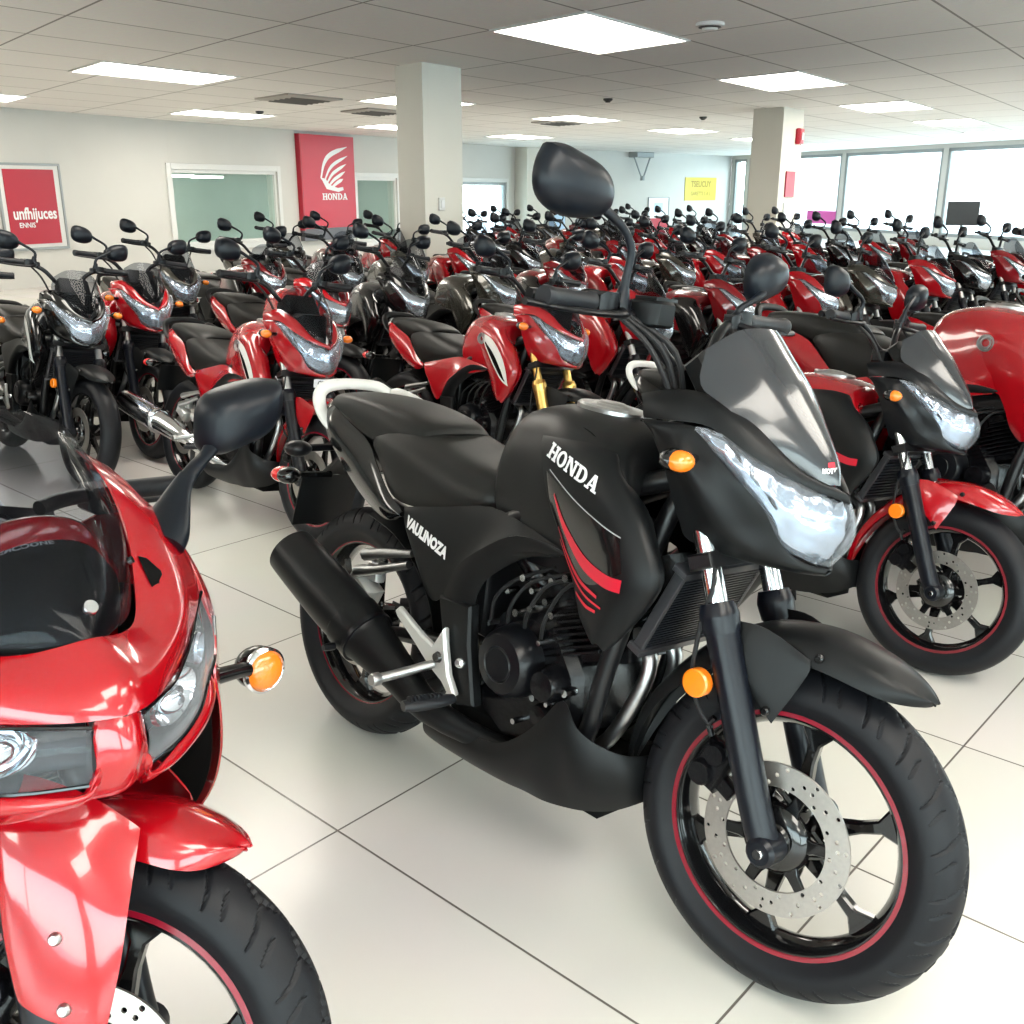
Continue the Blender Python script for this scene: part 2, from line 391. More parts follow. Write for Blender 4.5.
def disc_mesh(r0, r1, y, th, n=36, holes=True):
    """brake disc, really drilled"""
    if not holes: return lathe([(r0, y-th/2), (r1, y-th/2), (r1, y+th/2), (r0, y+th/2)], 48, closed=True)
    m = M(); nb = 3; dr = (r1-r0)/nb
    for i in range(n):
        for b in range(nb):
            a0, a1 = 2*PI*i/n, 2*PI*(i+1)/n; ra, rb = r0+b*dr, r0+(b+1)*dr; am, rm = (a0+a1)/2, (ra+rb)/2
            B = [(ra, a0), (ra, am), (ra, a1), (rm, a1), (rb, a1), (rb, am), (rb, a0), (rm, a0)]
            P = lambda r, a, yy: (r*math.cos(a), yy, r*math.sin(a)); v = []; f = []
            drilled = (i+b) % 3 == 0 or (b == 1 and i % 3 == 1 and i % 2)
            hr = .0042; H = []
            for k in range(8):
                ph = PI*5/4+k*PI/4; H.append((rm+hr*math.sin(ph), am+hr*math.cos(ph)/rm))
            H = [(rm+hr*math.sin(x), am+hr*math.cos(x)/rm) for x in [-PI*3/4, -PI/2, -PI/4, 0, PI/4, PI/2, PI*3/4, PI]]
            for s in (-1, 1):
                yy = y+s*th/2; o = len(v); v += [P(r, a, yy) for r, a in B]
                if drilled:
                    v += [P(r, a, yy) for r, a in H]
                    for k in range(8): f.append((o+k, o+(k+1) % 8, o+8+(k+1) % 8, o+8+k))
                else: f.append(tuple(o+k for k in range(8)))
            if drilled:
                for k in range(8): f.append((8+k, 8+(k+1) % 8, 24+(k+1) % 8, 24+k))
            h = len(v)//2
            if b == 0: f += [(0, 1, h+1, h), (1, 2, h+2, h+1)]
            if b == nb-1: f += [(4, 5, h+5, h+4), (5, 6, h+6, h+5)]
            m.add(v, f)
    return m
def spoke(a, r0, r1, w0, w1, t, fl):
    """one cast spoke, flaring into the rim"""
    L = r1-r0; P = [(r0, -w0), (r0+.6*L, -w1), (r0+.82*L, -w1*1.15), (r1-.004, -fl), (r1+.006, -fl), (r1+.006, fl), (r1-.004, fl), (r0+.82*L, w1*1.15), (r0+.6*L, w1), (r0, w0)]
    ca, sa = math.cos(a), math.sin(a)
    return prism([(x*ca-z*sa, x*sa+z*ca) for x, z in P], -t, t, .004)
def make_wheel(parent, name, C, T, front=True, st=None, hi=True):
    """wheel > tyre, rim_stripe, brake_disc; C centre, T placing matrix"""
    R = .305; hw = .056 if front else .066; n = 1100 if hi == 2 else (72 if hi else 36)
    rim = lathe([(.226, -.040), (.227, -.034), (.214, -.028), (.204, -.010), (.204, .010), (.214, .028), (.227, .034), (.226, .040), (.211, .040), (.206, .034), (.196, .012), (.194, 0), (.196, -.012), (.206, -.034), (.211, -.040)], 64 if hi else 32, closed=True)
    rim.join(lathe([(.012, -.055), (.040, -.055), (.046, -.030), (.050, -.014), (.050, .014), (.046, .030), (.040, .055), (.012, .055)], 28, closed=True))
    ns = 6
    for k in range(ns): rim.join(spoke(math.radians(25+60*k), .040, .197, .022, .010, .011, .030))
    if hi:
        for k in range(ns):
            a = math.radians(25+60*k+30); rim.join(tube([(.052*math.cos(a-.5), -.02, .052*math.sin(a-.5)), (.080*math.cos(a), -.022, .080*math.sin(a)), (.052*math.cos(a+.5), -.02, .052*math.sin(a+.5))], .006, 6))
    Mx = T @ Matrix.Translation(C)
    w = ob(name, rim.xf(Mx), 'gloss_black', parent)
    ty = tyre_mesh(R, hw, .216, n, hi == 2); ob('tyre', ty.xf(Mx), 'tyre', w, ang=50)
    if st.get('stripe'):
        s = M()
        for sgn in (-1, 1): s.join(lathe([(.2135, sgn*.0395), (.2235, sgn*.0395), (.2225, sgn*.0418), (.2145, sgn*.0418)], 96 if hi == 2 else 40, closed=True))
        ob('rim_stripe', s.xf(Mx), st['stripe'], w, label='thin red ring around the rim')
    if front:
        d = disc_mesh(.094, .137, -.066, .0045, 42, hi is not False and hi != 1 or st.get('drill', False)); ob('brake_disc', d.xf(Mx), 'disc_steel', w, ang=30)
        if hi:
            c = M()
            for k in range(6):
                a = math.radians(10+60*k); ca, sa = math.cos(a), math.sin(a)
                c.join(prism([(r*ca-z*sa, r*sa+z*ca) for r, z in ((.035, -.024), (.070, -.012), (.102, -.010), (.106, 0), (.102, .010), (.070, .012), (.035, .024))], -.066, -.058, .003))
            c.join(lathe([(.012, -.084), (.030, -.084), (.034, -.076), (.050, -.074), (.060, -.066), (.064, -.056), (.012, -.056)], 28, closed=True))
            ob('disc_carrier', c.xf(Mx), 'gloss_black', w)
    return w
AX = .6335; WZ = .305
def steer_mx(deg, rake=23.5):
    p = Vector((AX-.03, 0, WZ)); d = Vector((-math.sin(math.radians(rake)), 0, math.cos(math.radians(rake))))
    return Matrix.Translation(p) @ Matrix.Rotation(math.radians(deg), 4, d) @ Matrix.Translation(-p)

# ------------------------------------------------------------------ front end (fork, fender, wheel, brake)
def front_end(root, st, T, hi, fork_y=.112, guard='small'):
    make_wheel(root, 'front_wheel', (AX, 0, WZ), T, True, st, hi)
    ax = np.array([AX, 0, WZ]); dirv = np.array([-.395, 0, .919])*1.0
    at = lambda d, y, dx=0: tuple(ax+dirv*d+np.array([dx, y, 0]))
    for s in (-1, 1):
        y = s*fork_y
        lg = tube([at(-.012, y, .008), at(.06, y), at(.30, y), at(.385, y)], [.026, .0285, .030, .031], 20 if hi else 10)
        lg.join(tube([at(.37, y), at(.395, y), at(.405, y), at(.425, y)], [.033, .0355, .0355, .030], 20 if hi else 10, 3))
        lg.join(lathe([(0, y+s*.034), (.020, y+s*.034), (.027, y+s*.026), (.029, y-s*.02), (0, y-s*.02)], 18, c=(AX+.008, 0, WZ)))
        leg = ob('fork_leg', lg.xf(T), st['slider'], root)
        if hi: ob('axle_bolt', lathe([(0, y+s*.040), (.008, y+s*.040), (.010, y+s*.037), (.010, y+s*.030)], 6 if False else 12, c=(AX+.008, 0, WZ)).xf(T), 'chrome', leg)
        ob('fork_tube', tube([at(.40, y), at(.55, y), at(st.get('tube_len', .765), y)], .0198, 20 if hi else 10).xf(T), st['tube'], leg, label='bright upper fork tube')
    # front fender
    W_ = [(182, .010, .000, .352), (170, .034, .012, .350), (155, .050, .022, .352), (138, .062, .034, .355), (120, .072, .042, .366), (104, .078, .048, .378), (88, .080, .050, .380), (74, .076, .046, .378), (66, .064, .036, .376), (61, .042, .022, .374), (57.5, .012, .006, .371)]
    rows = []
    if guard == 'large': W_ = [(88-(88-a)*.70 if a < 88 else a, w, dr, r-.022) for a, w, dr, r in W_]
    for a, w, dr, r in W_:
        c, s = math.cos(math.radians(a)), math.sin(math.radians(a)); P = lambda rr, y: (AX+rr*c, y, WZ+rr*s)
        rows.append([P(r, 0), P(r-.006, w*.5), P(r-dr*.45, w*.86), P(r-dr-.008, w)])
    fe = patch(symrows(rows), .004, out=(AX, 0, WZ), nu=max(3, Q))
    for s in (-1, 1):
        if guard == 'small':
            top = [(.500, s*.100, .672), (.560, s*.096, .672), (.640, s*.084, .640)]; mid = [(.518, s*.106, .620), (.560, s*.103, .600), (.640, s*.088, .612)]; bot = [(.536, s*.106, .572), (.575, s*.104, .540), (.600, s*.100, .514)]
            fe.join(patch([top, mid, bot], .005, out=(.57, 0, .6), roll=.5))
        else:
            g = [[(.475,s*.100,.690),(.53,s*.112,.695),(.60,s*.106,.680),(.655,s*.090,.650)],[(.488,s*.132,.650),(.545,s*.140,.640),(.605,s*.134,.625),(.664,s*.110,.600)],
                 [(.512,s*.146,.590),(.560,s*.151,.580),(.615,s*.146,.568),(.672,s*.128,.555)],[(.535,s*.148,.515),(.580,s*.152,.508),(.630,s*.148,.500),(.676,s*.134,.492)],[(.565,s*.146,.440),(.600,s*.150,.430),(.640,s*.146,.424),(.674,s*.136,.420)]]
            fe.join(patch(g, .005, out=(.57, 0, .56)))
    ff = ob('front_fender', fe.xf(T), st['fender'], root)
    if hi:
        for s in (-1, 1):
            spots = [(.655,.648,.080,.092),(.588,.535,.100,.112)] if guard == 'small' else [(.600,.525,.142,.157),(.625,.445,.138,.155)]
            for x, z, y0, y1 in spots: ob('fender_bolt', lathe([(0,s*y1),(.0055,s*y1),(.008,s*(y1-.003)),(.0085,s*(y1-.007)),(.008,s*y0)], 12, c=(x,0,z)).xf(T), 'steel' if guard != 'small' else 'gloss_black', ff)
    # caliper, hose, reflector
    cal = M().join(box((.505, -.085, .400), (.062, .040, .085), .010, rot=('Y', .4))).join(lathe([(0, -.118), (.020, -.118), (.024, -.112), (.025, -.085)], 16, c=(.492, 0, .385))).join(lathe([(0, -.114), (.018, -.114), (.022, -.108), (.022, -.085)], 16, c=(.513, 0, .425)))
    if hi: cal.join(box((.53, -.085, .37), (.05, .02, .03), .004, rot=('Y', .5))).join(tube([(.497, -.100, .455), (.490, -.104, .475), (.498, -.104, .490)], .006, 8))
    ob('brake_caliper', cal.xf(T), 'engine_black', root)
    if hi:
        ob('brake_hose', tube([(.495, -.102, .470), (.470, -.115, .50), (.452, -.13, .56), (.455, -.135, .66), (.462, -.13, .74), (.42, -.10, .84), (.36, -.08, 1.0)], .0042, 8).xf(T), 'rubber', root)
    if st.get('reflector', True):
        rf = lathe([(0, -.152), (.022, -.151), (.0255, -.148), (.0265, -.140), (.0265, -.132), (0, -.132)], 24, c=(.470, 0, .553))
        ob('side_reflector', rf.xf(T), st.get('reflector_mat', 'amber'), root, label='round amber reflector')
    # steering clamps, between the tubes
    if True:
        cl = M()
        for d in (.50, .74): c0 = ax+dirv*d; cl.join(box((c0[0], 0, c0[2]), (.05, 2*fork_y+.07, .030), .006, rot=('Y', -.41)))
        cl.join(tube([tuple(ax+dirv*.49+np.array([-.03, 0, 0])), tuple(ax+dirv*.75+np.array([-.03, 0, 0]))], .028, 14))
        ob('fork_clamp', cl.xf(T), 'frame_black', root)

def signal_lamp(root, p, d, s, lens='amber', r=.0225, hi=True, name='turn_signal', stem=.07):
    """turn signal: stem out of the body to the lamp pod at p; d=+1 looks forward"""
    x, y, z = p
    b = tube([(x-.01*d, y-s*stem, z), (x, y-s*.02, z)], .009, 8).join(ball((x-.006*d, y-s*.002, z), r, 16, 1.15, 1.45, .95))
    o = ob(name, b, 'gloss_black', root)
    ob('lamp_lens', ball((x+(.007 if d > 0 else -.014), y+(0 if d > 0 else s*.004), z), r, 16, 1.15, 1.25 if d > 0 else 1.4, .90), lens, o, label='amber lens' if lens == 'amber' else 'red lens')
    return o

def mirror_part(root, s, base, stalk, head, w=.088, h=.058, hi=True, tilt=.12, outline=None):
    """mirror: boot, bent stalk, shell with glass on the rider side; head = centre, long axis sideways"""
    n = 22 if hi else 12
    st_ = tube([base]+stalk, [.0105]+[.0075]*(len(stalk)-1)+[.009], 12 if hi else 8)
    if hi: st_.join(tube([base, tuple(np.array(base)+(np.array(stalk[0])-np.array(base))*.55)], [.016, .010], 12))
    o = ob('mirror', st_, 'mirror_black', root)
    # shell: a rounded trapezoid, wider outboard
    ex = np.array([0, s, .0]); hx, hy, hz = head; v = []; rings = []
    
    for k, (sc_, dx) in enumerate(((1.0, -.010), (1.03, 0.), (1.0, .012), (.84, .026), (.55, .036), (.2, .040))):
        ring = []
        if outline is not None:
            O = cr1(np.array(outline+[outline[0]], float), 3)[:-1]; n = len(O); oc = O.mean(axis=0); hy = s*oc[0]; hz = oc[1]
            ring = [(hx+dx, s*(oc[0]+(p[0]-oc[0])*sc_), oc[1]+(p[1]-oc[1])*sc_) for p in O]; rings.append(ring); continue
        for i in range(n):
            a = 2*PI*i/n; ca, sa = math.cos(a), math.sin(a); se = 2.6
            yy = w*math.copysign(abs(ca)**(2/se), ca); zz = h*math.copysign(abs(sa)**(2/se), sa)*(1+.16*ca)-yy*0
            y2, z2 = yy*sc_, zz*sc_; z2 += y2*tilt; ring.append((hx+dx-(-.25)*0, hy+s*y2, hz+z2))
        rings.append(ring)
    f = []
    for k in range(len(rings)-1):
        for i in range(n): j = (i+1) % n; f.append((k*n+i, k*n+j, (k+1)*n+j, (k+1)*n+i))
    f.append(tuple((len(rings)-1)*n+i for i in range(n))); f.append(tuple(range(n)))
    sh = M().add([p for r in rings for p in r], f)
    ob('mirror_shell', sh, 'mirror_black', o)
    g = M().add([(p[0]-.002, hy+(p[1]-hy)*.9, hz+(p[2]-hz)*.9) for p in rings[0]], [tuple(range(n))])
    ob('mirror_face', g, 'mirror_glass', o)
    return o

# ------------------------------------------------------------------ shared mid and rear parts
def body_tank():
    R = [[(-.118,0,.826),(-.113,.05,.818),(-.104,.09,.795),(-.096,.110,.765),(-.092,.118,.745)],
         [(-.136,0,.895),(-.132,.055,.885),(-.119,.098,.848),(-.102,.122,.79),(-.088,.126,.742)],
         [(-.106,0,.948),(-.098,.065,.937),(-.076,.112,.89),(-.056,.133,.81),(-.045,.136,.736)],
         [(-.035,0,.976),(-.022,.078,.962),(-.002,.126,.912),(.012,.148,.83),(.02,.152,.732)],
         [(.05,0,.986),(.06,.095,.970),(.088,.152,.918),(.096,.168,.84),(.10,.168,.728)],
         [(.13,0,.982),(.14,.112,.960),(.172,.168,.898),(.184,.180,.82),(.18,.176,.70)],
         [(.20,0,.974),(.205,.122,.948),(.245,.176,.876),(.268,.186,.80),(.26,.178,.68)],
         [(.255,0,.950),(.252,.118,.924),(.302,.172,.846),(.322,.183,.77),(.31,.174,.67)],
         [(.272,0,.890),(.270,.095,.868),(.318,.145,.800),(.332,.158,.75),(.325,.150,.67)]]
    return patch(symrows(R), .006, out=(.08,0,.72))
def shroud_grid(s=1, off=0.):
    L = [(.036,.143,.925),(.055,.160,.890),(.095,.172,.815),(.15,.176,.735),(.195,.180,.67),(.228,.182,.605),(.262,.180,.565)]
    Cc = [(.180,.160,.934),(.228,.186,.895),(.280,.203,.835),(.318,.212,.775),(.345,.215,.712),(.325,.208,.640),(.290,.194,.572)]
    Rr = [(.236,.150,.926),(.268,.170,.890),(.328,.182,.842),(.372,.190,.785),(.402,.192,.720),(.362,.186,.640),(.303,.186,.560)]
    En = [(.232,.125,.915),(.264,.140,.882),(.325,.140,.835),(.362,.145,.780),(.388,.145,.718),(.350,.145,.640),(.298,.160,.562)]
    g = []
    for a, b, c, d in zip(L, Cc, Rr, En):
        m = tuple((p+q)/2+e for p, q, e in zip(a, b, (0,.006,0)))
        g.append([(x, s*(y+off), z) for x, y, z in (a, m, b, c, d)])
    return g
def make_body(root, st, hi):
    tk = body_tank(); t = ob('fuel_tank', tk, st['tank'], root)
    cap = lathe([(0,.006),(.034,.006),(.038,.002),(.056,.002),(.060,-.002),(.060,-.010),(0,-.010)], 36 if hi else 16, axis='z')
    if hi: cap.join(lathe([(0,.0095),(.022,.0095),(.026,.006),(.030,.006)], 24, axis='z'))
    cap.v = [(x*1.35, y*.95, z) for x, y, z in cap.v]; cap.xf(Matrix.Translation((.088,0,.990)) @ Matrix.Rotation(.05,4,'Y'))
    ob('filler_cap', cap, st.get('cap', 'steel'), t, label='steel filler cap')
    tb = bvh_of(tk)
    if hi == 2:
        sm = M()
        for s in (-1, 1): sm.join(tube(snap(tb, [(-.07,s*.055,.95),(.0,s*.082,.961),(.09,s*.112,.957),(.156,s*.13,.946),(.215,s*.145,.918),(.262,s*.150,.88),(.30,s*.160,.83)], .0), .0016, 6))
        ob('panel_seam', sm, 'void_black', t)
    for s in (-1, 1):
        G = shroud_grid(s); sh = patch(G, .006, out=(.2,0,.7)); so = ob('tank_shroud', sh, st['shroud'], root); sb = bvh_of(sh)
        if hi == 2 and st.get('graphics'):
            gp = decal_strip(sb, [(.088,.862),(.19,.826),(.27,.800),(.322,.787)], [(.106,.812),(.17,.728),(.25,.680),(.342,.726)], s, 8, .0012, k=8)
            ob('graphic_panel', gp, 'gloss_black', so, label='glossy black panel with red flames')
            fl = decal_strip(sb, [(.125,.826),(.17,.775),(.235,.732),(.300,.715),(.345,.715)], [(.125,.820),(.168,.757),(.230,.707),(.295,.690),(.343,.690)], s, 6, .0024, 0, 3)
            fl.join(decal_strip(sb, [(.145,.765),(.175,.725),(.225,.685),(.285,.668)], [(.145,.760),(.178,.715),(.226,.676),(.285,.662)], s, 6, .0024, 0, 2))
            fl.join(decal_strip(sb, [(.150,.742),(.190,.695),(.240,.662),(.300,.650)], [(.152,.737),(.192,.688),(.242,.656),(.300,.646)], s, 6, .0024, 0, 2))
            fl.join(decal_strip(sb, [(.215,.655),(.250,.642),(.285,.640)], [(.215,.650),(.250,.635),(.285,.634)], s, 6, .0024, 0, 2))
            ob('flame_stripe', fl, 'decal_red', so)
            kl = M()
            kl.join(decal_strip(sb, [(.100,.868),(.19,.829),(.27,.803),(.325,.789)], [(.100,.8655),(.19,.8265),(.27,.8005),(.325,.7865)], s, 8, .0026, 0, 1))
            ob('edge_line', kl, 'decal_dim', so)
        elif hi and st.get('swoosh'):
            fl = decal_strip(sb, [(.085,.890),(.19,.866),(.285,.800),(.342,.722),(.354,.655)], [(.085,.884),(.150,.815),(.225,.742),(.288,.690),(.353,.650)], s, 6, .0016, 0, 5)
            ob('side_stripe', fl, st['swoosh'], so, label='pale sweeping stripe')
            f2 = decal_strip(sb, [(.135,.850),(.22,.800),(.295,.730),(.340,.674)], [(.135,.842),(.205,.775),(.278,.710),(.338,.670)], s, 6, .003, 0, 3)
            ob('stripe_inner', f2, 'gloss_black', so)  # black inner band of the stripe graphic
        elif hi and st.get('graphics'):
            fl = decal_strip(sb, [(.125,.826),(.17,.775),(.235,.732),(.300,.715),(.345,.715)], [(.125,.820),(.168,.757),(.230,.707),(.295,.690),(.343,.690)], s, 6, .0018, 0, 3)
            fl.join(decal_strip(sb, [(.145,.765),(.175,.725),(.225,.685),(.285,.668)], [(.145,.760),(.178,.715),(.226,.676),(.285,.662)], s, 6, .0018, 0, 2))
            ob('flame_stripe', fl, 'decal_red', so)
    both = bvh_of(tk, patch(shroud_grid(1), .006, out=(.2,0,.7)), patch(shroud_grid(-1), .006, out=(.2,0,.7)))
    if st.get('brand'):
        for s in (-1, 1):
            v, f, w = slab_word('HONDA'); h = .030; wd = .170; ang = math.radians(-14)
            P = []
            for a, b in v:
                u, q = (a/w)*wd, b*h*(1+0)
                if s > 0: u = -u
                x = u*math.cos(ang)-q*math.sin(ang)*(1 if s < 0 else 1); z = u*math.sin(ang)+q*math.cos(ang)
                x += -s*q*.0
                P.append((.166+x, 0, .884+z))
            m = M().add(snap(both, P, .0022, s), f); ob('lettering', m, 'decal_white', t, label='white slab-serif capitals')
    elif hi and st.get('emblem'):
        for s in (-1, 1):
            m = lathe([(.012, .002), (.014, .006), (.017, .006), (.019, .002), (.021, .002), (.023, .007), (.027, .007), (.028, 0), (.012, 0)], 24, closed=True); m.v = [(x+.10, s*(y+.174), z+.86) for x, y, z in m.v]
            ob('tank_emblem', m, 'steel', t, label='round metal emblem')
    # seat, in two humps
    R = [[(-.100,0,.800),(-.100,.07,.796),(-.102,.112,.772),(-.106,.122,.742)],[(-.17,0,.812),(-.17,.088,.806),(-.17,.132,.772),(-.172,.142,.722)],[(-.26,0,.828),(-.26,.098,.822),(-.26,.144,.785),(-.262,.150,.704)],
         [(-.35,0,.850),(-.35,.100,.844),(-.352,.146,.800),(-.36,.150,.690)],[(-.42,0,.866),(-.42,.098,.860),(-.425,.143,.812),(-.435,.149,.702)],[(-.50,0,.868),(-.50,.09,.862),(-.50,.130,.826),(-.502,.138,.762)],[(-.555,0,.862),(-.555,.08,.856),(-.553,.116,.822),(-.553,.120,.800)]]
    seat = patch(symrows(R), .02, out=(-.3,0,.6), roll=.5); ob('rider_seat', seat, 'seat_vinyl', root)
    R = [[(-.355,0,.852),(-.36,.07,.850),(-.37,.100,.846),(-.38,.110,.842)],[(-.375,0,.874),(-.38,.078,.868),(-.395,.112,.852),(-.41,.120,.838)],[(-.44,0,.890),(-.44,.086,.885),(-.455,.120,.862),(-.465,.126,.830)],[(-.54,0,.902),(-.54,.092,.897),(-.545,.120,.875),(-.55,.128,.812)],
         [(-.65,0,.908),(-.65,.090,.902),(-.655,.114,.885),(-.66,.120,.835)],[(-.74,0,.905),(-.74,.082,.898),(-.742,.104,.884),(-.745,.110,.862)],[(-.782,0,.892),(-.780,.070,.888),(-.778,.085,.880),(-.777,.090,.872)]]
    ob('passenger_seat', patch(symrows(R), .02, out=(-.55,0,.6), roll=.6), 'seat_vinyl', root)
    # tail cowl
    for s in (-1, 1):
        up = [(-.376,s*.146,.676),(-.435,s*.150,.708),(-.50,s*.142,.762),(-.56,s*.128,.806),(-.65,s*.122,.838),(-.73,s*.113,.866),(-.80,s*.08,.874)]
        lo = [(-.376,s*.144,.655),(-.435,s*.150,.640),(-.532,s*.145,.668),(-.623,s*.140,.718),(-.68,s*.134,.752),(-.745,s*.124,.792),(-.82,s*.075,.830)]
        ob('tail_cowl', patch(midrow(up, lo, (0, s*.012, 0)), .005, out=(-.55,0,.77)), st['tail'], root)
    tl = patch([[(-.80,-.08,.872),(-.825,0,.875),(-.80,.08,.872)],[(-.825,-.07,.845),(-.845,0,.848),(-.825,.07,.845)],[(-.81,-.06,.815),(-.83,0,.815),(-.81,.06,.815)]], .01, out=(-.7,0,.84)); ob('tail_light', tl, 'red_lens', root)
    # grab rail
    g = [(-.722,-.122,.806),(-.752,-.126,.828),(-.787,-.122,.862),(-.803,-.112,.892),(-.812,-.075,.910),(-.816,0,.915),(-.812,.075,.910),(-.803,.112,.892),(-.772,.118,.900),(-.70,.122,.893),(-.62,.126,.872)]
    rr = tube(g, [.010,.016,.019,.018,.016,.015,.016,.017,.014,.010,.008], 14 if hi else 8, 4, sq=.62); ob('grab_rail', rr, st['rail'], root, label='pale grab rail around the tail' if st['rail'] in ('white_paint','silver_paint') else 'dark grab rail')
    # side panels and frame covers
    for s in (-1, 1):
        up = [(-.379,s*.142,.684),(-.25,s*.146,.712),(-.09,s*.144,.748),(.04,s*.158,.738),(.154,s*.172,.724)]
        lo = [(-.345,s*.150,.618),(-.24,s*.162,.510),(-.176,s*.172,.531),(-.085,s*.178,.640),(.15,s*.174,.700)]
        sp = patch(midrow(up, lo, (0, s*.006, 0), 2), .005, out=(-.1,0,.65)); so = ob('side_panel', sp, st['side'], root)
        if hi == 2 and st.get('brand'):
            v, f = text2d('VAULINOZA', .034, .0020, sx=.86); bb = bvh_of(sp); ang = math.radians(-13); P = []
            for a, b in v:
                a = a*(-1 if s > 0 else 1); P.append((-.270+a*math.cos(ang)-b*math.sin(ang), 0, .637+a*math.sin(ang)+b*math.cos(ang)))
            ob('side_lettering', M().add(snap(bb, P, .0018, s), f), 'decal_white', so, label='small white block lettering')
        a = [(-.172,s*.180,.528),(-.135,s*.184,.600),(-.085,s*.186,.648),(.018,s*.186,.712),(.10,s*.184,.724),(.172,s*.178,.716)]; b = [(-.078,s*.166,.528),(-.074,s*.166,.560),(-.050,s*.166,.600),(.010,s*.164,.648),(.07,s*.166,.680),(.15,s*.170,.700)]
        ob('arch_trim', patch(midrow(a, b, (0, s*.006, 0)), .005, out=(0,0,.6)), 'matte_black', root)
        fp = prism([(-.180,.530),(-.076,.536),(-.066,.45),(-.034,.322),(-.088,.306),(-.118,.33),(-.146,.411)], s*.150, s*.182, .006)
        fo = ob('frame_plate', fp, 'matte_black', root)
        if hi: ob('frame_bolt', lathe([(0,s*.192),(.008,s*.192),(.012,s*.188),(.013,s*.180)], 16, c=(-.085,0,.405)), 'chrome', fo)
        # heel bracket, pegs
        hp = prism([(-.300,.462),(-.288,.474),(-.20,.436),(-.160,.424),(-.128,.474),(-.118,.440),(-.098,.375),(-.072,.338),(-.088,.326),(-.120,.352),(-.165,.372),(-.225,.410),(-.290,.448)], s*.186, s*.204, .005)
        ho = ob('heel_bracket', hp, st.get('bracket', 'silver_paint'), root, label='silver heel bracket')
        if hi:
            ob('bracket_bolt', lathe([(0,s*.212),(.010,s*.212),(.013,s*.204)], 14, c=(-.135,0,.405)), 'gloss_black', ho)
            ob('brake_pedal' if s < 0 else 'gear_pedal', tube([(-.148,s*.205,.385),(-.165,s*.270,.372),(-.180,s*.330,.362)], .0105, 14).join(lathe([(0,s*.345),(.012,s*.345),(.0145,s*.338),(.0145,s*.325),(.010,s*.322)], 14, c=(-.181,0,.361))), 'steel', ho, label='bright round peg')
        pg = tube([(-.060,s*.215,.340),(-.064,s*.245,.339),(-.078,s*.30,.336),(-.086,s*.330,.335)], [.012,.017,.0185,.014], 14, 3, sq=.75)
        if hi:
            for k in range(9): y = .245+k*.009; pg.join(tube([(-.066-k*.0018,s*y,.350),(-.066-k*.0018,s*(y+.004),.350)], .008, 8, 1, sq=.9))
        ob('foot_peg', pg, 'grip_rubber', root)
    # frame
    fr = M()
    for s in (-1, 1):
        fr.join(tube([(.345,s*.05,.90),(.315,s*.085,.78),(.254,s*.105,.51),(.222,s*.105,.34),(.16,s*.10,.27)], .0195, 12 if hi else 8))
        fr.join(tube([(.345,s*.05,.90),(.10,s*.12,.80),(-.12,s*.13,.66),(-.135,s*.13,.50),(-.10,s*.12,.32)], .022, 12 if hi else 8))
        fr.join(tube([(-.12,s*.11,.68),(-.40,s*.10,.72),(-.74,s*.07,.83)], .015, 10))
        fr.join(tube([(-.13,s*.11,.45),(-.30,s*.105,.62),(-.40,s*.10,.71)], .012, 8))
    fr.join(tube([(.345,0,.83),(.305,0,.93)], .035, 14)); fr.join(box((-.12,0,.60),(.06,.24,.30),.01)); fr.join(box((-.55,0,.80),(.42,.17,.05),.02,rot=('Y',.2)))
    fr.join(box((.02,0,.70),(.40,.22,.14),.03)); fr.join(box((-.25,0,.66),(.20,.20,.12),.03))
    ob('frame', fr, 'frame_black', root)
    # swing arm, shock, rear wheel, hugger, chain
    rw = make_wheel(root, 'rear_wheel', (-AX, 0, WZ), Matrix(), False, st, hi if hi != 2 else 2)
    sw = M()
    for s in (-1, 1): sw.join(tube([(-.10,s*.09,.40),(-.30,s*.095,.375),(-.50,s*.10,.335),(-.66,s*.10,.305)], [.026,.026,.022,.018], 12, 3, sq=.7)).join(box((-.645,s*.102,.305),(.09,.012,.05),.006))
    sw.join(tube([(-.25,-.09,.38),(-.25,.09,.38)], .025, 10)); ob('swing_arm', sw, 'frame_black', root)
    ob('shock_absorber', lathe([(.012,-.13),(.022,-.12),(.022,.02),(.034,.03)]+[(.034 if i % 2 else .026, .03+i*.008) for i in range(12)]+[(.02,.14),(.012,.15)], 14, axis='z').xf(Matrix.Translation((-.22,0,.54)) @ Matrix.Rotation(-.5,4,'Y')), 'dark_alloy', root)
    if hi:
        strut = tube([(-.35,-.125,.575),(-.44,-.130,.553),(-.52,-.135,.530)], [.009,.012,.016], 10).join(tube([(-.36,-.125,.545),(-.45,-.13,.512),(-.545,-.135,.480)], [.010,.012,.016], 10))
        ob('muffler_strut', strut, 'steel', root)
        ob('rear_caliper', box((-.535,-.115,.44),(.10,.05,.06),.012,rot=('Y',.5)).join(box((-.50,-.11,.49),(.04,.03,.05),.006)), 'silver_paint', root, label='bare alloy rear brake caliper')
        rd = disc_mesh(.075,.110,-.066,.004,36,False); rd.move((-AX,0,WZ)); ob('brake_disc', rd, 'disc_steel', rw)
        ch = tube([(-.10,.085,.44),(-.35,.085,.42),(-.63,.085,.345)], .008, 6, sq=1.8).join(tube([(-.10,.085,.36),(-.35,.085,.30),(-.63,.085,.262)], .008, 6, sq=1.8)); ob('drive_chain', ch, 'dark_alloy', root)
    hg = [[(-AX+.345*math.cos(math.radians(a)), y, WZ+(.345-abs(y)*.5)*math.sin(math.radians(a))) for y in (-.075,-.04,0,.04,.075)] for a in (12,30,48,66,84)]
    ob('rear_hugger', patch(hg, .004, out=(-AX,0,WZ)), 'matte_black', root)
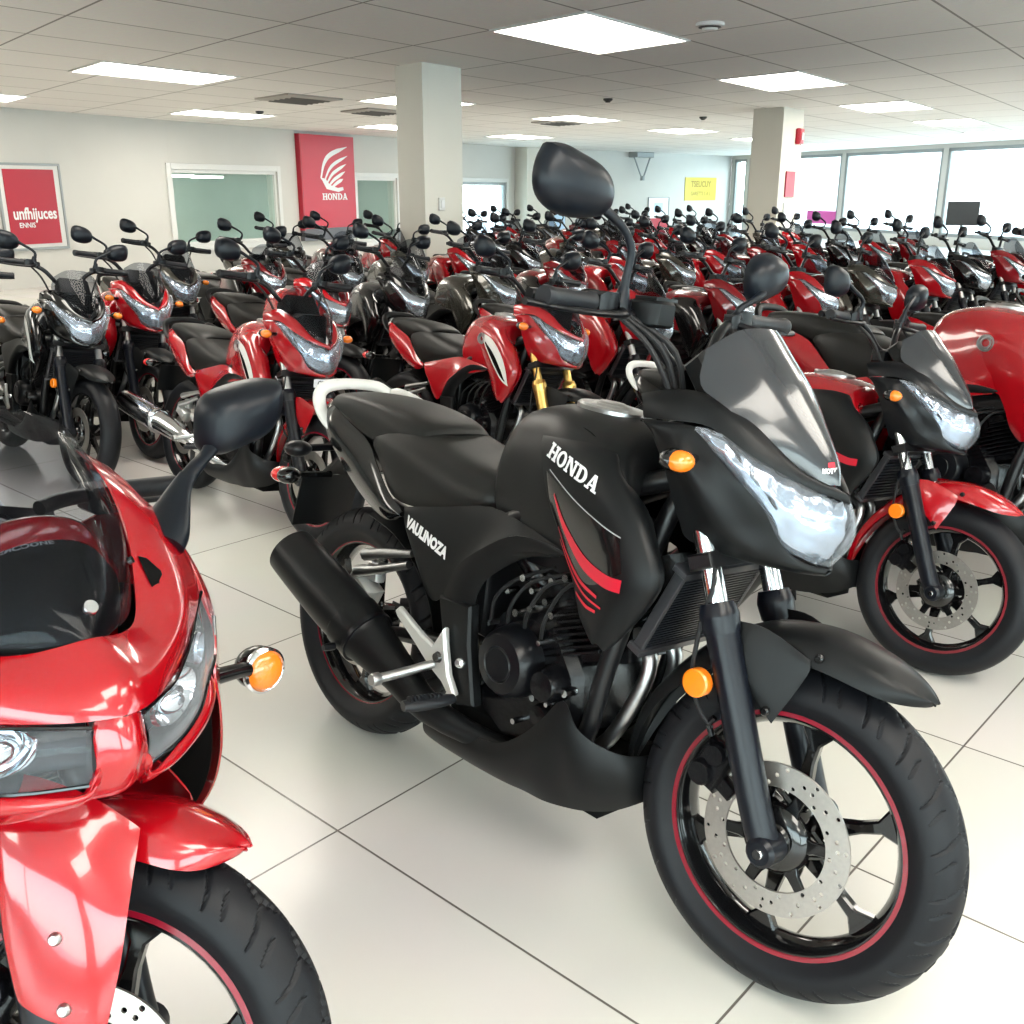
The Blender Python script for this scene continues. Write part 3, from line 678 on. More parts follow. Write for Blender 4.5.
    # licence hanger, rear signals
    lh = patch([[(-.70,-.07,.80),(-.72,0,.81),(-.70,.07,.80)],[(-.80,-.055,.72),(-.81,0,.725),(-.80,.055,.72)],[(-.885,-.045,.66),(-.89,0,.665),(-.885,.045,.66)]], .012, out=(-.6,0,.65))
    lh.join(box((-.70,0,.75),(.16,.12,.07),.02,rot=('Y',-.6))); ob('plate_hanger', lh, 'matte_black', root)
    ob('number_plate_back', box((-.905,0,.580),(.006,.190,.150),.002,rot=('Y',.25)), 'matte_black', root)
    for s in (-1, 1):
        signal_lamp(root, (-.835,s*.175,.668), -1, s, 'red_lens', .024, hi, stem=.13)
    if hi == 2: ob('tail_reflector_pod', ball((-.80,-.17,.745),.024,16,1.3,1.6,.9).join(tube([(-.79,-.05,.75),(-.80,-.15,.745)],.010,8)), 'satin_black', root)
    # engine
    en = M()
    en.join(prism([(-.09,.30),(-.11,.42),(-.05,.52),(.06,.56),(.14,.54),(.20,.46),(.21,.34),(.14,.27),(0,.25)], -.125, .125, .02))
    en.join(box((.08,0,.60),(.16,.17,.16),.02,rot=('Y',-.25)))
    nf = 9 if hi else 4
    for k in range(nf):
        d = k/(nf-1); en.join(box((.165+.055*d, 0, .50+.135*d), (.165,.250,.007), .002, rot=('Y',-.38)))
    en.join(box((.195,0,.57),(.11,.20,.17),.015,rot=('Y',-.38))).join(box((.235,0,.675),(.15,.22,.06),.02,rot=('Y',-.38)))
    en.join(tube([(.03,-.07,.60),(-.02,-.09,.66),(-.08,-.09,.66)], .028, 10))
    eo = ob('engine', en, 'engine_black', root)
    for s in (-1, 1):
        cc = lathe([(0,s*.188),(.034,s*.187),(.037,s*.184),(.040,s*.187),(.062,s*.182),(.071,s*.170),(.076,s*.150),(.080,s*.12)], 40 if hi else 16, c=(.030,0,.442)); ob('clutch_cover' if s < 0 else 'alternator_cover', cc, 'satin_black', eo)
    ob('starter_housing', lathe([(0,-.175),(.030,-.172),(.036,-.160),(.040,-.12)], 20, c=(.145,0,.432)).join(lathe([(0,-.140),(.022,-.138),(.026,-.12)], 20, c=(.115,0,.350))), 'engine_black', eo)
    if hi:
        rnd = random.Random(3)
        for x, z, y in ((.10,.505,-.135),(.075,.395,-.15),(.115,.395,-.15),(.155,.395,-.15),(-.055,.50,-.13),(-.07,.36,-.13),(.02,.545,-.13),(.06,.565,-.13),(.095,.590,-.125),(.10,.635,-.12),(.02,.62,-.12),(.145,.655,-.13),(.06,.32,-.14),(.19,.43,-.14),(.0,.50,-.15),(.12,.57,-.13),(.05,.60,-.12),(-.02,.58,-.12)):
            for s in (1, -1):
                if hi != 2 and s > 0: continue
                r = .005+.004*rnd.random(); ob('engine_bolt', lathe([(0,s*(y-.012)),(r,s*(y-.012)),(r*1.1,s*(y-.006)),(r*1.1,s*(y+.02)),(0,s*(y+.02))], 8, c=(x,0,z)), 'chrome', eo)
        hs = M()
        for k in range(4):
            x0 = -.06+.05*k; hs.join(tube([(x0,-.13,.50),(x0+.015,-.138,.56),(x0+.06,-.130,.61+.01*k),(x0+.15,-.11,.66)], .0042, 8))
        ob('engine_hoses', hs, 'rubber', eo)
    # exhaust headers, muffler
    hd = tube([(.25,-.03,.56),(.305,-.04,.52),(.285,-.05,.42),(.225,-.06,.31),(.12,-.07,.255)], .016, 12).join(tube([(.25,.03,.56),(.305,.04,.52),(.285,.05,.42),(.225,.05,.31),(.12,.05,.255)], .016, 12)); ob('exhaust_header', hd, 'steel', root, label='bare steel exhaust header pipes')
    if st.get('muffler', 'matte') == 'matte':
        A = np.array([-.685,-.235,.500]); B = np.array([-.165,-.185,.268]); at = lambda t: tuple(A+(B-A)*t)
        mf = tube([at(-.004),at(.0),at(.012),at(.30),at(.45),at(.455),at(.47),at(.56),at(.60),at(.80),at(1.0),(-.02,-.13,.235),(.12,-.08,.24)], [.046,.060,.064,.069,.068,.0705,.071,.068,.060,.044,.034,.024,.022], 30 if hi else 14, 3)
        mo = ob('muffler', mf, 'matte_black', root)
        if hi:
            ob('heat_clamp', tube([at(.555),at(.575)], .0705, 30, 1).join(lathe([(0,-.250),(.007,-.250),(.009,-.240),(.009,-.22)], 12, c=(-.425,-.053,.345))), 'satin_black', mo)
            ob('muffler_outlet', tube([at(-.02),at(.02)], .030, 18, 1), 'void_black', mo)
    else:
        A = np.array([-.95,-.255,.44]); B = np.array([-.30,-.20,.335]); at = lambda t: tuple(A+(B-A)*t)
        mf = tube([at(-.004),at(0),at(.02),at(.30),at(.50),at(.51),at(.56),at(.57),at(.80),at(1.0),(-.12,-.13,.25),(.12,-.08,.24)], [.044,.054,.060,.064,.064,.070,.070,.058,.052,.034,.026,.022], 28 if hi else 14, 3); mo = ob('muffler', mf, st.get('muffler_mat','chrome'), root, label='polished upswept muffler')
        if hi: ob('muffler_outlet', tube([at(-.02),at(.02)], .036, 18, 1), 'void_black', mo)
    # radiator
    rd = M(); 
    nfin = 26 if hi == 2 else (14 if hi else 6)
    for k in range(nfin): rd.join(box((0,0,-.085+.17*k/(nfin-1)), (.022,.250,.0028 if hi == 2 else .005), .0005))
    rd.join(box((-.004,0,0),(.012,.250,.180),.002)); fr2 = M()
    for s in (-1, 1): fr2.join(box((0,s*.128,0),(.026,.010,.185),.004)); fr2.join(box((0,0,s*.093),(.034,.280,.014),.004))
    X = Matrix.Translation((.372,0,.655)) @ Matrix.Rotation(.42,4,'Y'); ro = ob('radiator', rd.xf(X), 'radiator_fin', root); ob('radiator_frame', fr2.xf(X), 'dark_alloy', ro)
    # belly pan
    if st.get('belly', True):
        for s in (-1, 1):
            up = [(-.22,s*.145,.232),(-.062,s*.158,.246),(.03,s*.163,.262),(.095,s*.166,.305),(.149,s*.168,.360),(.200,s*.166,.422),(.240,s*.160,.378),(.285,s*.135,.352),(.325,s*.085,.335),(.345,s*.0,.330)]
            lo = [(-.22,s*.120,.155),(-.062,s*.13,.160),(.03,s*.13,.163),(.095,s*.13,.170),(.149,s*.128,.172),(.200,s*.118,.178),(.250,s*.105,.188),(.300,s*.080,.205),(.340,s*.045,.232),(.355,s*.0,.245)]
            g = midrow(up, lo, (0, s*.022, 0), 2); ob('belly_pan', patch(g, .005, out=(.05,0,.3)), st.get('belly_mat','matte_black'), root)
        ob('sump_guard', box((.03,0,.235),(.46,.22,.13),.03), 'void_black', root)
    sd = tube([(-.02,.12,.27),(-.03,.17,.16),(-.04,.235,.028)], .010, 8).join(box((-.04,.245,.030),(.05,.03,.012),.003)); ob('side_stand', sd, 'frame_black', root)

def make_nose(root, st, hi, plate=False):
    T1 = [(.277,.152,1.043),(.34,.140,1.058),(.389,.124,1.060),(.44,.110,1.045),(.485,.096,1.022),(.53,.072,.982),(.570,.044,.948),(.617,0,.926)]
    B1 = [(.300,.166,1.0),(.36,.165,1.006),(.415,.152,1.008),(.45,.145,1.000),(.497,.128,.974),(.545,.098,.950),(.587,.058,.927),(.634,0,.906)]
    m = M()
    g = midrow(T1, B1, (.004,.004,.006)); m.join(patch(g, .004, out=(.40,0,.90)))
    gm = g.copy(); gm[..., 1] *= -1; m.join(patch(gm, .004, out=(.40,0,.90)))
    T2 = [(.300,.166,1.0),(.345,.166,1.003),(.408,.155,1.002),(.428,.154,.984),(.462,.149,.955),(.500,.138,.923),(.535,.119,.890),(.557,.101,.862),(.572,.082,.820),(.600,.045,.796),(.618,0,.790)]
    B2 = [(.302,.166,.995),(.323,.168,.978),(.338,.166,.955),(.352,.160,.929),(.364,.152,.895),(.375,.144,.862),(.388,.132,.825),(.404,.118,.795),(.486,.098,.782),(.56,.055,.776),(.612,0,.772)]
    for s in (-1, 1):
        a = [(x,s*y,z) for x,y,z in T2]; b = [(x,s*y,z) for x,y,z in B2]; gg = midrow(a, b, (.004, s*.012, 0), 3)
        gg[2][3:8] += np.array([.002, s*.009, 0]); m.join(patch(gg, .004, out=(.42,0,.90)))
    no = ob('nose_cowl', m, st['nose'], root)
    # headlight: reflector shell inside, clear lens outside
    U = [(.410,.154,1.004),(.45,.144,.999),(.497,.127,.973),(.545,.097,.949),(.587,.057,.926),(.633,0,.905)]
    L = [(.416,.155,.992),(.462,.149,.956),(.500,.138,.924),(.540,.116,.884),(.572,.080,.822),(.618,0,.792)]
    def shell(k, dz, bul, th):
        rows = []
        for i, (u, l) in enumerate(zip(U, L)):
            u = np.array(u); l = np.array(l); t = i/(len(U)-1); c = []
            for q in (0, .33, .67, 1): p = u+(l-u)*q; p = p+np.array([bul*(.5+.8*t), bul*(1-t)*1.2, 0])*math.sin(PI*q)-np.array([dz*.5, dz*.6*(1-t), 0]); c.append(tuple(p))
            rows.append(c)
        full = [[(x,-y,z) for x,y,z in r] for r in rows[:-1]]+[rows[-1]]+[r for r in reversed(rows[:-1])]
        if dz > .02:
            F = cr1(cr1(np.array(full), 5, 0), 4, 1); k = F.shape[0]
            for i in range(k):
                for j in range(F.shape[1]): w = (1 if (i//2) % 2 else -1)*.0022+(1 if (j//2) % 2 else -1)*.0012; F[i, j, 0] += w; F[i, j, 2] += w*.4
            return patch(F, th, out=(.40,0,.9), nu=1, nv=1)
        return patch(full, th, out=(.40,0,.9))
    hl = ob('headlight', shell(0, .030, .014, .004), 'reflector', no, label='silver reflector with a clear lens') if hi else ob('headlight', shell(0, .012, .012, .004), 'reflector', no)
    hl.parent = root
    if hi:
        ob('headlight_lens', shell(0, -.002, .018, .0025), 'lens_clear', hl)
        bz = M()
        hr = M()
        for s in (-1, 1): hr.join(tube([(.470,s*.128,.978),(.500,s*.125,.945),(.540,s*.104,.905),(.560,s*.080,.868)], .004, 8))
        ob('reflector_divider', bz.join(hr), 'gloss_black', hl)
    # windscreen
    R = [[(.612,0,.934),(.606,.012,.934),(.598,.024,.932)],[(.597,0,.972),(.588,.026,.965),(.566,.047,.942)],[(.557,0,1.030),(.545,.050,1.014),(.512,.088,.990)],[(.508,0,1.092),(.494,.068,1.076),(.445,.124,1.040)],[(.462,0,1.140),(.446,.074,1.122),(.392,.136,1.073)],[(.425,0,1.180),(.408,.066,1.172),(.378,.116,1.134)]]
    wo_ = ob('windscreen', patch(symrows(R), .0035, out=(.35,0,.85), nu=max(3,Q), nv=max(3,Q)), st['screen'], root, label='dark visor' if st['screen']=='smoke_solid' else 'see-through smoked screen')
    if hi == 2 and st.get('brand'):
        bb = bvh_of(patch(symrows(R), .0035, out=(.35,0,.85)))
        q = [(.596,y,z) for z in (.985,.995) for y in (-.030,-.012)]
        rd = M().add(snap(bb, [(.61,-.034,.968),(.61,-.014,.968),(.61,-.014,.979),(.61,-.034,.979)], .0016), [(0,1,2,3)]); ob('screen_badge', rd, 'decal_red', wo_, label='small red and white sticker')
        v, f = text2d('MOTO', .013, .0006); ob('screen_lettering', M().add(snap(bb, [(.60,-.022+a,.957+b) for a, b in v], .0016), f), 'decal_white', wo_)
    if hi:
        ob('instrument_panel', box((.355,0,1.075),(.05,.17,.10),.015,rot=('Y',-.7)).join(box((.40,0,1.0),(.16,.16,.10),.03)), 'matte_black', root)
        for s in (-1, 1): signal_lamp(root, (.428,s*.222,.948), 1, s, 'amber', .0215, hi, stem=.08)
    if plate:
        po = ob('name_plate', box((.628,0,.752),(.006,.150,.038),.002), 'plate_white', root, label='white name plate with dark letters')
        v, f = text2d('CB1100R', .030, .0008); ob('plate_lettering', M().add([(.6325, a, .752+b) for a, b in v], f), 'ink', po)

def make_bars(root, st, hi, half=.38, mirrors='hero', bx=0., bz=0.):
    hb = tube([(.185+bx,-half+.01,1.190+bz),(.205+bx,-.24,1.192+bz),(.235+bx,-.13,1.165+bz),(.262+bx,-.055,1.095+bz),(.27+bx,0,1.085+bz),(.262+bx,.055,1.095+bz),(.235+bx,.13,1.165+bz),(.205+bx,.24,1.192+bz),(.185+bx,half-.01,1.190+bz)], .0115, 12 if hi else 8)
    hb.join(box((.275+bx,0,1.070+bz),(.06,.13,.045),.01)).join(tube([(.275+bx,0,1.06+bz),(.30,0,.99)], .020, 10))
    ho = ob('handlebar', hb, 'satin_black', root)
    for s in (-1, 1):
        gp = lathe([(.0,s*half),(.017,s*half),(.019,s*(half-.006)),(.0175,s*(half-.016)),(.0175,s*(half-.02)),(.0165,s*(half-.024)),(.0165,s*(half-.12)),(.019,s*(half-.125)),(.019,s*(half-.135)),(.012,s*(half-.136))], 20 if hi else 10)
        gp.xf(Matrix.Translation((.188+bx,0,1.190+bz)) @ Matrix.Rotation(-s*.10,4,'Z') ); gp.move((-.022 if False else 0,0,0)); ob('grip', gp, 'grip_rubber', ho)
        sw = box((.215+bx,s*(half-.165),1.190+bz),(.045,.05,.042),.010)
        if hi: sw.join(box((.225+bx,s*(half-.205),1.185+bz),(.03,.03,.032),.008))
        ob('switch_housing', sw, 'satin_black', ho)
        lv = tube([(.235+bx,s*(half-.195),1.180+bz),(.262+bx,s*(half-.17),1.175+bz),(.262+bx,s*(half-.10),1.172+bz),(.235+bx,s*(half-.03),1.174+bz),(.222+bx,s*(half+(.035 if mirrors == 'hero' else -.002)),1.178+bz)], [.010,.009,.0075,.0065,.0085], 10, 4, sq=.8); ob('brake_lever' if s < 0 else 'clutch_lever', lv, 'satin_black', ho)
        if hi == 2 and s < 0:
            ob('fluid_reservoir', prism([(.222,-.072),(.268,-.078),(.286,-.098),(.284,-.138),(.268,-.150),(.222,-.150)], 1.158+bz, 1.206+bz, .006, axis='z').join(box((.252,-.112,1.209),(.052,.062,.007),.003)), 'matte_black', ho)
        if hi:
            sx = s
            if mirrors == 'none': continue
            if mirrors == 'hero' and s < 0: mirror_part(root, s, (.228,-.182,1.195), [(.232,-.180,1.245),(.236,-.182,1.288),(.230,-.205,1.322),(.216,-.245,1.348)], (.205,-.318,1.392), outline=[(.388,1.429),(.402,1.401),(.403,1.366),(.385,1.341),(.344,1.326),(.29,1.327),(.240,1.340),(.224,1.366),(.234,1.395),(.265,1.416),(.316,1.427),(.359,1.433)])
            elif mirrors == 'hero': mirror_part(root, s, (.222,.195,1.195), [(.224,.20,1.215),(.238,.225,1.236),(.236,.255,1.252)], (.212,.290,1.292), outline=[(.282,1.335),(.335,1.324),(.352,1.290),(.333,1.262),(.288,1.240),(.252,1.234),(.232,1.258),(.228,1.295),(.248,1.323)])
            else: mirror_part(root, s, (.225+bx,s*(half-.19),1.20+bz), [(.235+bx,s*(half-.19),1.25+bz),(.222+bx,s*(half-.13),1.285+bz),(.215+bx,s*(half-.10),1.30+bz)], (.195+bx,s*(half-.055),1.300+bz), w=.062, h=.048)
        else: mirror_part(root, s, (.225+bx,s*(half-.19),1.20+bz), [(.235+bx,s*(half-.19),1.25+bz),(.215+bx,s*(half-.10),1.295+bz)], (.195+bx,s*(half-.055),1.300+bz), w=.062, h=.048, hi=False)
    if hi:
        cb = M()
        for s in (-1, 1):
            for k in range(3 if hi == 2 else 1):
                cb.join(tube([(.23,s*(.19-.015*k),1.175),(.285+.012*k,s*(.15-.02*k),1.12),(.32,s*(.11-.02*k),1.03-.01*k),(.335+.01*k,s*(.075),.93),(.345,s*.06,.84)], .0055, 8))
        ob('control_cables', cb, 'rubber', root)

BASE = dict(tank='matte_black', shroud='matte_black', nose='matte_black', screen='smoke_solid', fender='matte_black', tail='gloss_black', side='matte_black', rail='white_paint', tube='chrome', slider='fork_black', stripe='red_stripe')
def make_bike(name, label, st, hi=1, scale=.88, steer=0, origin=(0,0), az=-46.6, lean=9, plate=False, mirrors='std', half=.36, group=None):
    """a standing motorcycle: x forward, y to its left, leaning to its left on the side stand"""
    global Q
    Q = {2: 4, 1: 3, 0: 2}[int(hi)]
    s = dict(BASE); s.update(st)
    root = empty(name, (origin[0], origin[1], 0), (math.radians(-lean), 0, math.radians(az)), label=label, category='motorcycle')
    root.scale = (scale,)*3
    if group: root['group'] = group
    h = 2 if hi == 2 else (1 if hi == 1 else False)
    T = steer_mx(steer)
    front_end(root, s, T, h); make_body(root, s, h); make_nose(root, s, h, plate); make_bars(root, s, h, half, mirrors)
    return root
# ------------------------------------------------------------------ the fully faired red sports bike
def make_sport(name, label, origin, az, lean, steer):
    global Q
    Q = 5
    st = dict(BASE); st.update(tank='red_paint', shroud='red_paint', fender='red_paint', tail='red_paint', side='red_paint', rail='matte_black', tube='chrome', slider='fork_black', stripe='red_stripe', reflector=False, belly_mat='red_paint', tube_len=.62)
    root = empty(name, (origin[0], origin[1], 0), (math.radians(-lean), 0, math.radians(az)), label=label, category='motorcycle')
    T = steer_mx(steer)
    front_end(root, st, T, 2, fork_y=.105, guard='large')
    make_body(root, st, 1)
    # upper fairing
    top = [(.632,0,.905),(.600,.060,.890),(.560,.102,.892),(.500,.135,.930),(.440,.160,.975),(.370,.168,1.035),(.285,.170,1.065)]
    mid = [(.692,0,.872),(.662,.058,.864),(.602,.128,.868),(.530,.190,.890),(.445,.228,.930),(.365,.238,.985),(.280,.232,1.025)]
    bot = [(.716,0,.836),(.690,.052,.832),(.622,.125,.829),(.552,.190,.841),(.457,.268,.870),(.375,.286,.925),(.280,.270,.975)]
    m = M(); g = [top, mid, bot]
    m.join(patch([list(reversed([(x,-y,z) for x,y,z in r[1:]]))+r for r in g], .005, out=(.40,0,.85)))
    # chin and the strip under the headlights
    cols = [[(.716,0,.834),(.730,0,.790),(.714,0,.748),(.690,0,.724)],[(.694,.030,.826),(.706,.030,.788),(.698,.032,.750),(.670,.040,.720)],[(.701,.035,.751),(.703,.037,.744),(.692,.040,.730),(.666,.046,.713)],[(.668,.092,.747),(.676,.092,.736),(.662,.094,.722),(.642,.098,.705)],
            [(.606,.166,.755),(.618,.170,.742),(.606,.168,.716),(.584,.158,.690)],[(.553,.216,.766),(.562,.224,.748),(.552,.220,.712),(.53,.205,.680)],[(.515,.245,.775),(.518,.252,.75),(.51,.248,.71),(.49,.235,.675)]]
    full = [[(x,-y,z) for x,y,z in c] for c in reversed(cols[1:])]+cols
    m.join(patch(full, .005, out=(.45,0,.76)))
    fo = ob('nose_fairing', m, 'red_paint', root)
    for s in (1, -1):
        fc = [(.458,.268,.872),(.506,.264,.820),(.535,.246,.765),(.522,.266,.700),(.478,.298,.600),(.420,.315,.500),(.350,.285,.385)]
        mc = [(.376,.288,.925),(.405,.306,.860),(.415,.316,.775),(.400,.322,.690),(.370,.326,.585),(.325,.318,.48),(.27,.275,.35)]
        rc = [(.282,.270,.975),(.250,.292,.900),(.230,.302,.800),(.21,.300,.680),(.17,.295,.580),(.12,.275,.45),(.08,.235,.30)]
        lc = [(.15,.215,.905),(.10,.238,.840),(.06,.245,.76),(.03,.240,.65),(.0,.228,.52),(-.03,.215,.40),(-.06,.190,.27)]
        gg = [[(x,s*y,z) for x,y,z in c] for c in (fc,mc,rc,lc)]
        so = ob('side_fairing', patch(gg, .006, out=(.25,0,.62)), 'red_paint', root)
        inn = [[(x-.004,s*(y-.02),z) for x,y,z in fc], [(x-.12,s*(y-.09),z) for x,y,z in fc]]
        ob('inner_fairing', patch(inn, .003, out=(.3,s*.5,.6)), 'void_black', so)
    bb = bvh_of(m, *[patch([[(x,s*y,z) for x,y,z in c] for c in ([(.458,.268,.872),(.506,.264,.820),(.535,.246,.765)],[(.376,.288,.925),(.405,.306,.860),(.415,.316,.775)])], .006, out=(.25,0,.62)) for s in (1,-1)])
    for s in (1, -1):
        U = [(.457,s*.268,.867),(.500,s*.230,.853),(.552,s*.189,.838),(.622,s*.125,.826),(.660,s*.085,.826),(.693,s*.032,.822)]
        L = [(.490,s*.268,.838),(.520,s*.250,.790),(.550,s*.218,.768),(.606,s*.168,.757),(.655,s*.105,.750),(.696,s*.032,.752)]
        def sh(dep, bul, th):
            rows = []
            for i, (u, l) in enumerate(zip(U, L)):
                u = np.array(u); l = np.array(l); c = []
                for q in (0, .33, .67, 1): p = u+(l-u)*q+np.array([bul*.8, s*bul*.5, 0])*math.sin(PI*q)-np.array([dep, s*dep*.35, 0]); c.append(tuple(p))
                rows.append(c)
            return patch(rows, th, out=(.45,0,.8))
        hl = ob('headlight', sh(.045, -.01, .004), 'satin_black', root, label='%s headlight' % ('left' if s > 0 else 'right'))
        # reflector bowl and projector
        bx = lathe([(0,.012),(.018,.010),(.024,.002),(.026,-.010),(.034,-.012),(.046,.006),(.050,.010),(.052,.004),(.036,-.03)], 30, axis='x'); bx.v = [(x,y*1.15,z*.68) for x,y,z in bx.v]
        bx.xf(Matrix.Translation((.612,s*.118,.793)) @ Matrix.Rotation(s*.55,4,'Z')); ob('lamp_bowl', bx, 'chrome', hl)
        lz = ball((.632,s*.106,.793), .019, 18, .6, 1.1, .85); ob('projector_lens', lz, 'mirror_glass', hl)
        if True:
            b2 = lathe([(0,.004),(.014,.003),(.022,.010),(.024,.006),(.02,-.01)], 20, axis='x').xf(Matrix.Translation((.535,s*.205,.815)) @ Matrix.Rotation(s*.75,4,'Z')); ob('park_lamp', b2, 'reflector', hl)
        ob('headlight_lens', sh(-.001, .010, .003), 'lens_clear', hl)
        tr = tube([tuple(np.array(p)+np.array([.002,0,0])) for p in U], .0025, 6).join(tube([tuple(np.array(p)+np.array([.002,0,0])) for p in L], .0025, 6)); ob('lens_seal', tr, 'gloss_black', hl)
        # air slot beside the screen
        P = [(.485,s*.156,.955),(.485,s*.170,.948),(.495,s*.180,.925),(.510,s*.176,.897),(.525,s*.164,.878),(.53,s*.150,.884),(.515,s*.148,.915)]
        c0 = np.mean(P, axis=0); v = [tuple(c0)]+P; ob('air_slot', M().add(snap(bb, v, .0016), [(0,i,i % 7+1) for i in range(1,8)]), 'void_black', fo)
    # screen
    R = [[(.634,0,.906),(.622,.022,.899),(.604,.046,.893)],[(.600,0,.945),(.590,.045,.934),(.555,.098,.897)],[(.535,0,1.010),(.525,.070,.994),(.495,.132,.938)],[(.460,0,1.070),(.450,.088,1.052),(.430,.155,.990)],[(.385,0,1.112),(.377,.092,1.096),(.362,.160,1.045)],[(.325,0,1.136),(.320,.080,1.128),(.312,.140,1.104)]]
    ws = ob('windscreen', patch(symrows(R), .003, out=(.35,0,.85), nu=5, nv=5), 'smoke_clear', root, label='see-through smoked bubble screen')
    base = [[(x-.012,y*.93,z-.012) for x,y,z in r] for r in R[:3]]; ob('screen_base', patch(symrows(base), .004, out=(.35,0,.80)), 'matte_black', root, label='matte black panel behind the foot of the screen')
    dc = [[(x-.012,y*.93,z-.011) for x,y,z in R[2]],[(.505,0,1.024),(.496,.064,1.008),(.468,.116,.955)],[(.470,0,1.018),(.462,.064,1.000),(.440,.112,.945)]]
    ob('dash_cover', patch(symrows(dc), .004, out=(.35,0,.80)), 'red_paint', root)
    tb_ = bvh_of(patch(symrows(base), .004, out=(.35,0,.80))); v, f = text2d('HEMCOONE', .013, .0004, sx=1.2); ob('base_lettering', M().add(snap(tb_, [(.535,-.030+a,1.008+b) for a, b in v], .002), f), 'decal_dim', root, label='small faint lettering behind the screen')
    bd = lathe([(0,.004),(.0085,.004),(.010,.0),(.010,-.004),(0,-.004)], 20, axis='x').xf(Matrix.Translation((.612,.012,.934)) @ Matrix.Rotation(-.75,4,'Y')); ob('screen_badge', bd, 'chrome', ws, label='small round metal badge')
    sc_ = M()
    for s in (1,-1): sc_.join(lathe([(0,.003),(.005,.003),(.006,-.003)],10,axis='x').xf(Matrix.Translation((.507,s*.126,.950)) @ Matrix.Rotation(s*.8,4,'Z') @ Matrix.Rotation(-.5,4,'Y')))
    ob('screen_screw', sc_, 'gloss_black', ws)
    ob('instrument_panel', box((.415,0,.955),(.04,.16,.06),.02,rot=('Y',-.6)).join(box((.46,0,.91),(.10,.14,.06),.03)), 'matte_black', root)
    ob('dash_dial', lathe([(0,.004),(.036,.004),(.040,0)],24,axis='x').xf(Matrix.Translation((.398,0,.972)) @ Matrix.Rotation(PI-.6,4,'Y')), 'chrome', root)
    # clip-on bars
    hb = M()
    for s in (1,-1): hb.join(tube([(.33,s*.09,.99),(.31,s*.14,.995),(.255,s*.26,.985),(.235,s*.36,.98)], .0115, 12))
    hb.join(box((.300,0,.965),(.05,.16,.025),.01)); ho = ob('handlebar', hb, 'satin_black', root)
    for s in (1,-1):
        ob('grip', tube([(.262,s*.245,.986),(.238,s*.362,.980)], .017, 16), 'grip_rubber', ho)
        ob('brake_lever' if s < 0 else 'clutch_lever', tube([(.295,s*.20,.985),(.31,s*.24,.98),(.295,s*.31,.975),(.275,s*.355,.975)], [.009,.008,.006,.007], 10, sq=.7), 'satin_black', ho)
        ob('switch_housing', box((.285,s*.205,.985),(.045,.055,.042),.01), 'satin_black', ho)
        # mirror on a rubber boot
        bt = tube([(.395,s*.232,.930),(.384,s*.250,.945),(.370,s*.272,.968),(.355,s*.296,.998),(.345,s*.318,1.020)], [.044,.042,.032,.020,.0145], 20, 4, sq=.62).join(tube([(.347,s*.312,1.012),(.340,s*.335,1.030),(.328,s*.362,1.045),(.316,s*.385,1.058)], [.0145,.0135,.012,.016], 16, 4, sq=.8))
        mo = ob('mirror', bt, 'mirror_black', root)
        n = 36; rings = []
        out = [(.513,1.162),(.519,1.131),(.505,1.093),(.477,1.067),(.431,1.051),(.392,1.041),(.369,1.051),(.365,1.084),(.368,1.116),(.385,1.140),(.428,1.155),(.478,1.164)]
        C = cr1(np.array(out+[out[0]], float), 3)[:-1]; oc = C.mean(axis=0); C = C-oc; c = np.array([.305,s*oc[0],oc[1]])
        for sc2, dx in ((.97,-.020),(1.0,-.012),(1.0,.0),(.96,.018),(.84,.034),(.58,.046),(.25,.051)): rings.append([(c[0]+dx, c[1]+s*p[0]*sc2, c[2]+p[1]*sc2) for p in C])
        n = len(C); f = [(k*n+i,k*n+(i+1) % n,(k+1)*n+(i+1) % n,(k+1)*n+i) for k in range(len(rings)-1) for i in range(n)]+[tuple(range(n)),tuple((len(rings)-1)*n+i for i in range(n))]
        ob('mirror_shell', M().add([p for r in rings for p in r], f), 'mirror_black', mo)
        ob('mirror_face', M().add([(p[0]-.003,c[1]+(p[1]-c[1])*.93,c[2]+(p[2]-c[2])*.93) for p in rings[0]],[tuple(range(n))]), 'mirror_glass', mo)
        # signal
        sg = tube([(.455,s*.285,.722),(.44,s*.345,.714),(.432,s*.372,.708)], [.014,.0125,.014], 14).join(ball((.418,s*.405,.700), .038, 24, .95, 1.05, .95)); so = ob('turn_signal', sg, 'gloss_black', root)
        ob('lamp_rim', lathe([(.034,-.014),(.0395,.0),(.0395,.006),(.035,.009),(.030,.004)], 36, axis='x').xf(Matrix.Translation((.432,s*.406,.699))), 'chrome', so)
        ob('lamp_lens', ball((.433,s*.406,.699), .0355, 26, .62, 1.0, 1.0), 'amber', so, label='round amber lens')
    tg = ob('number_sticker', box((.25,.02,.992),(.002,.10,.05),.0005,rot=('Y',-1.2)), 'plate_white', root, label='white sticker on the tank top')
    return root
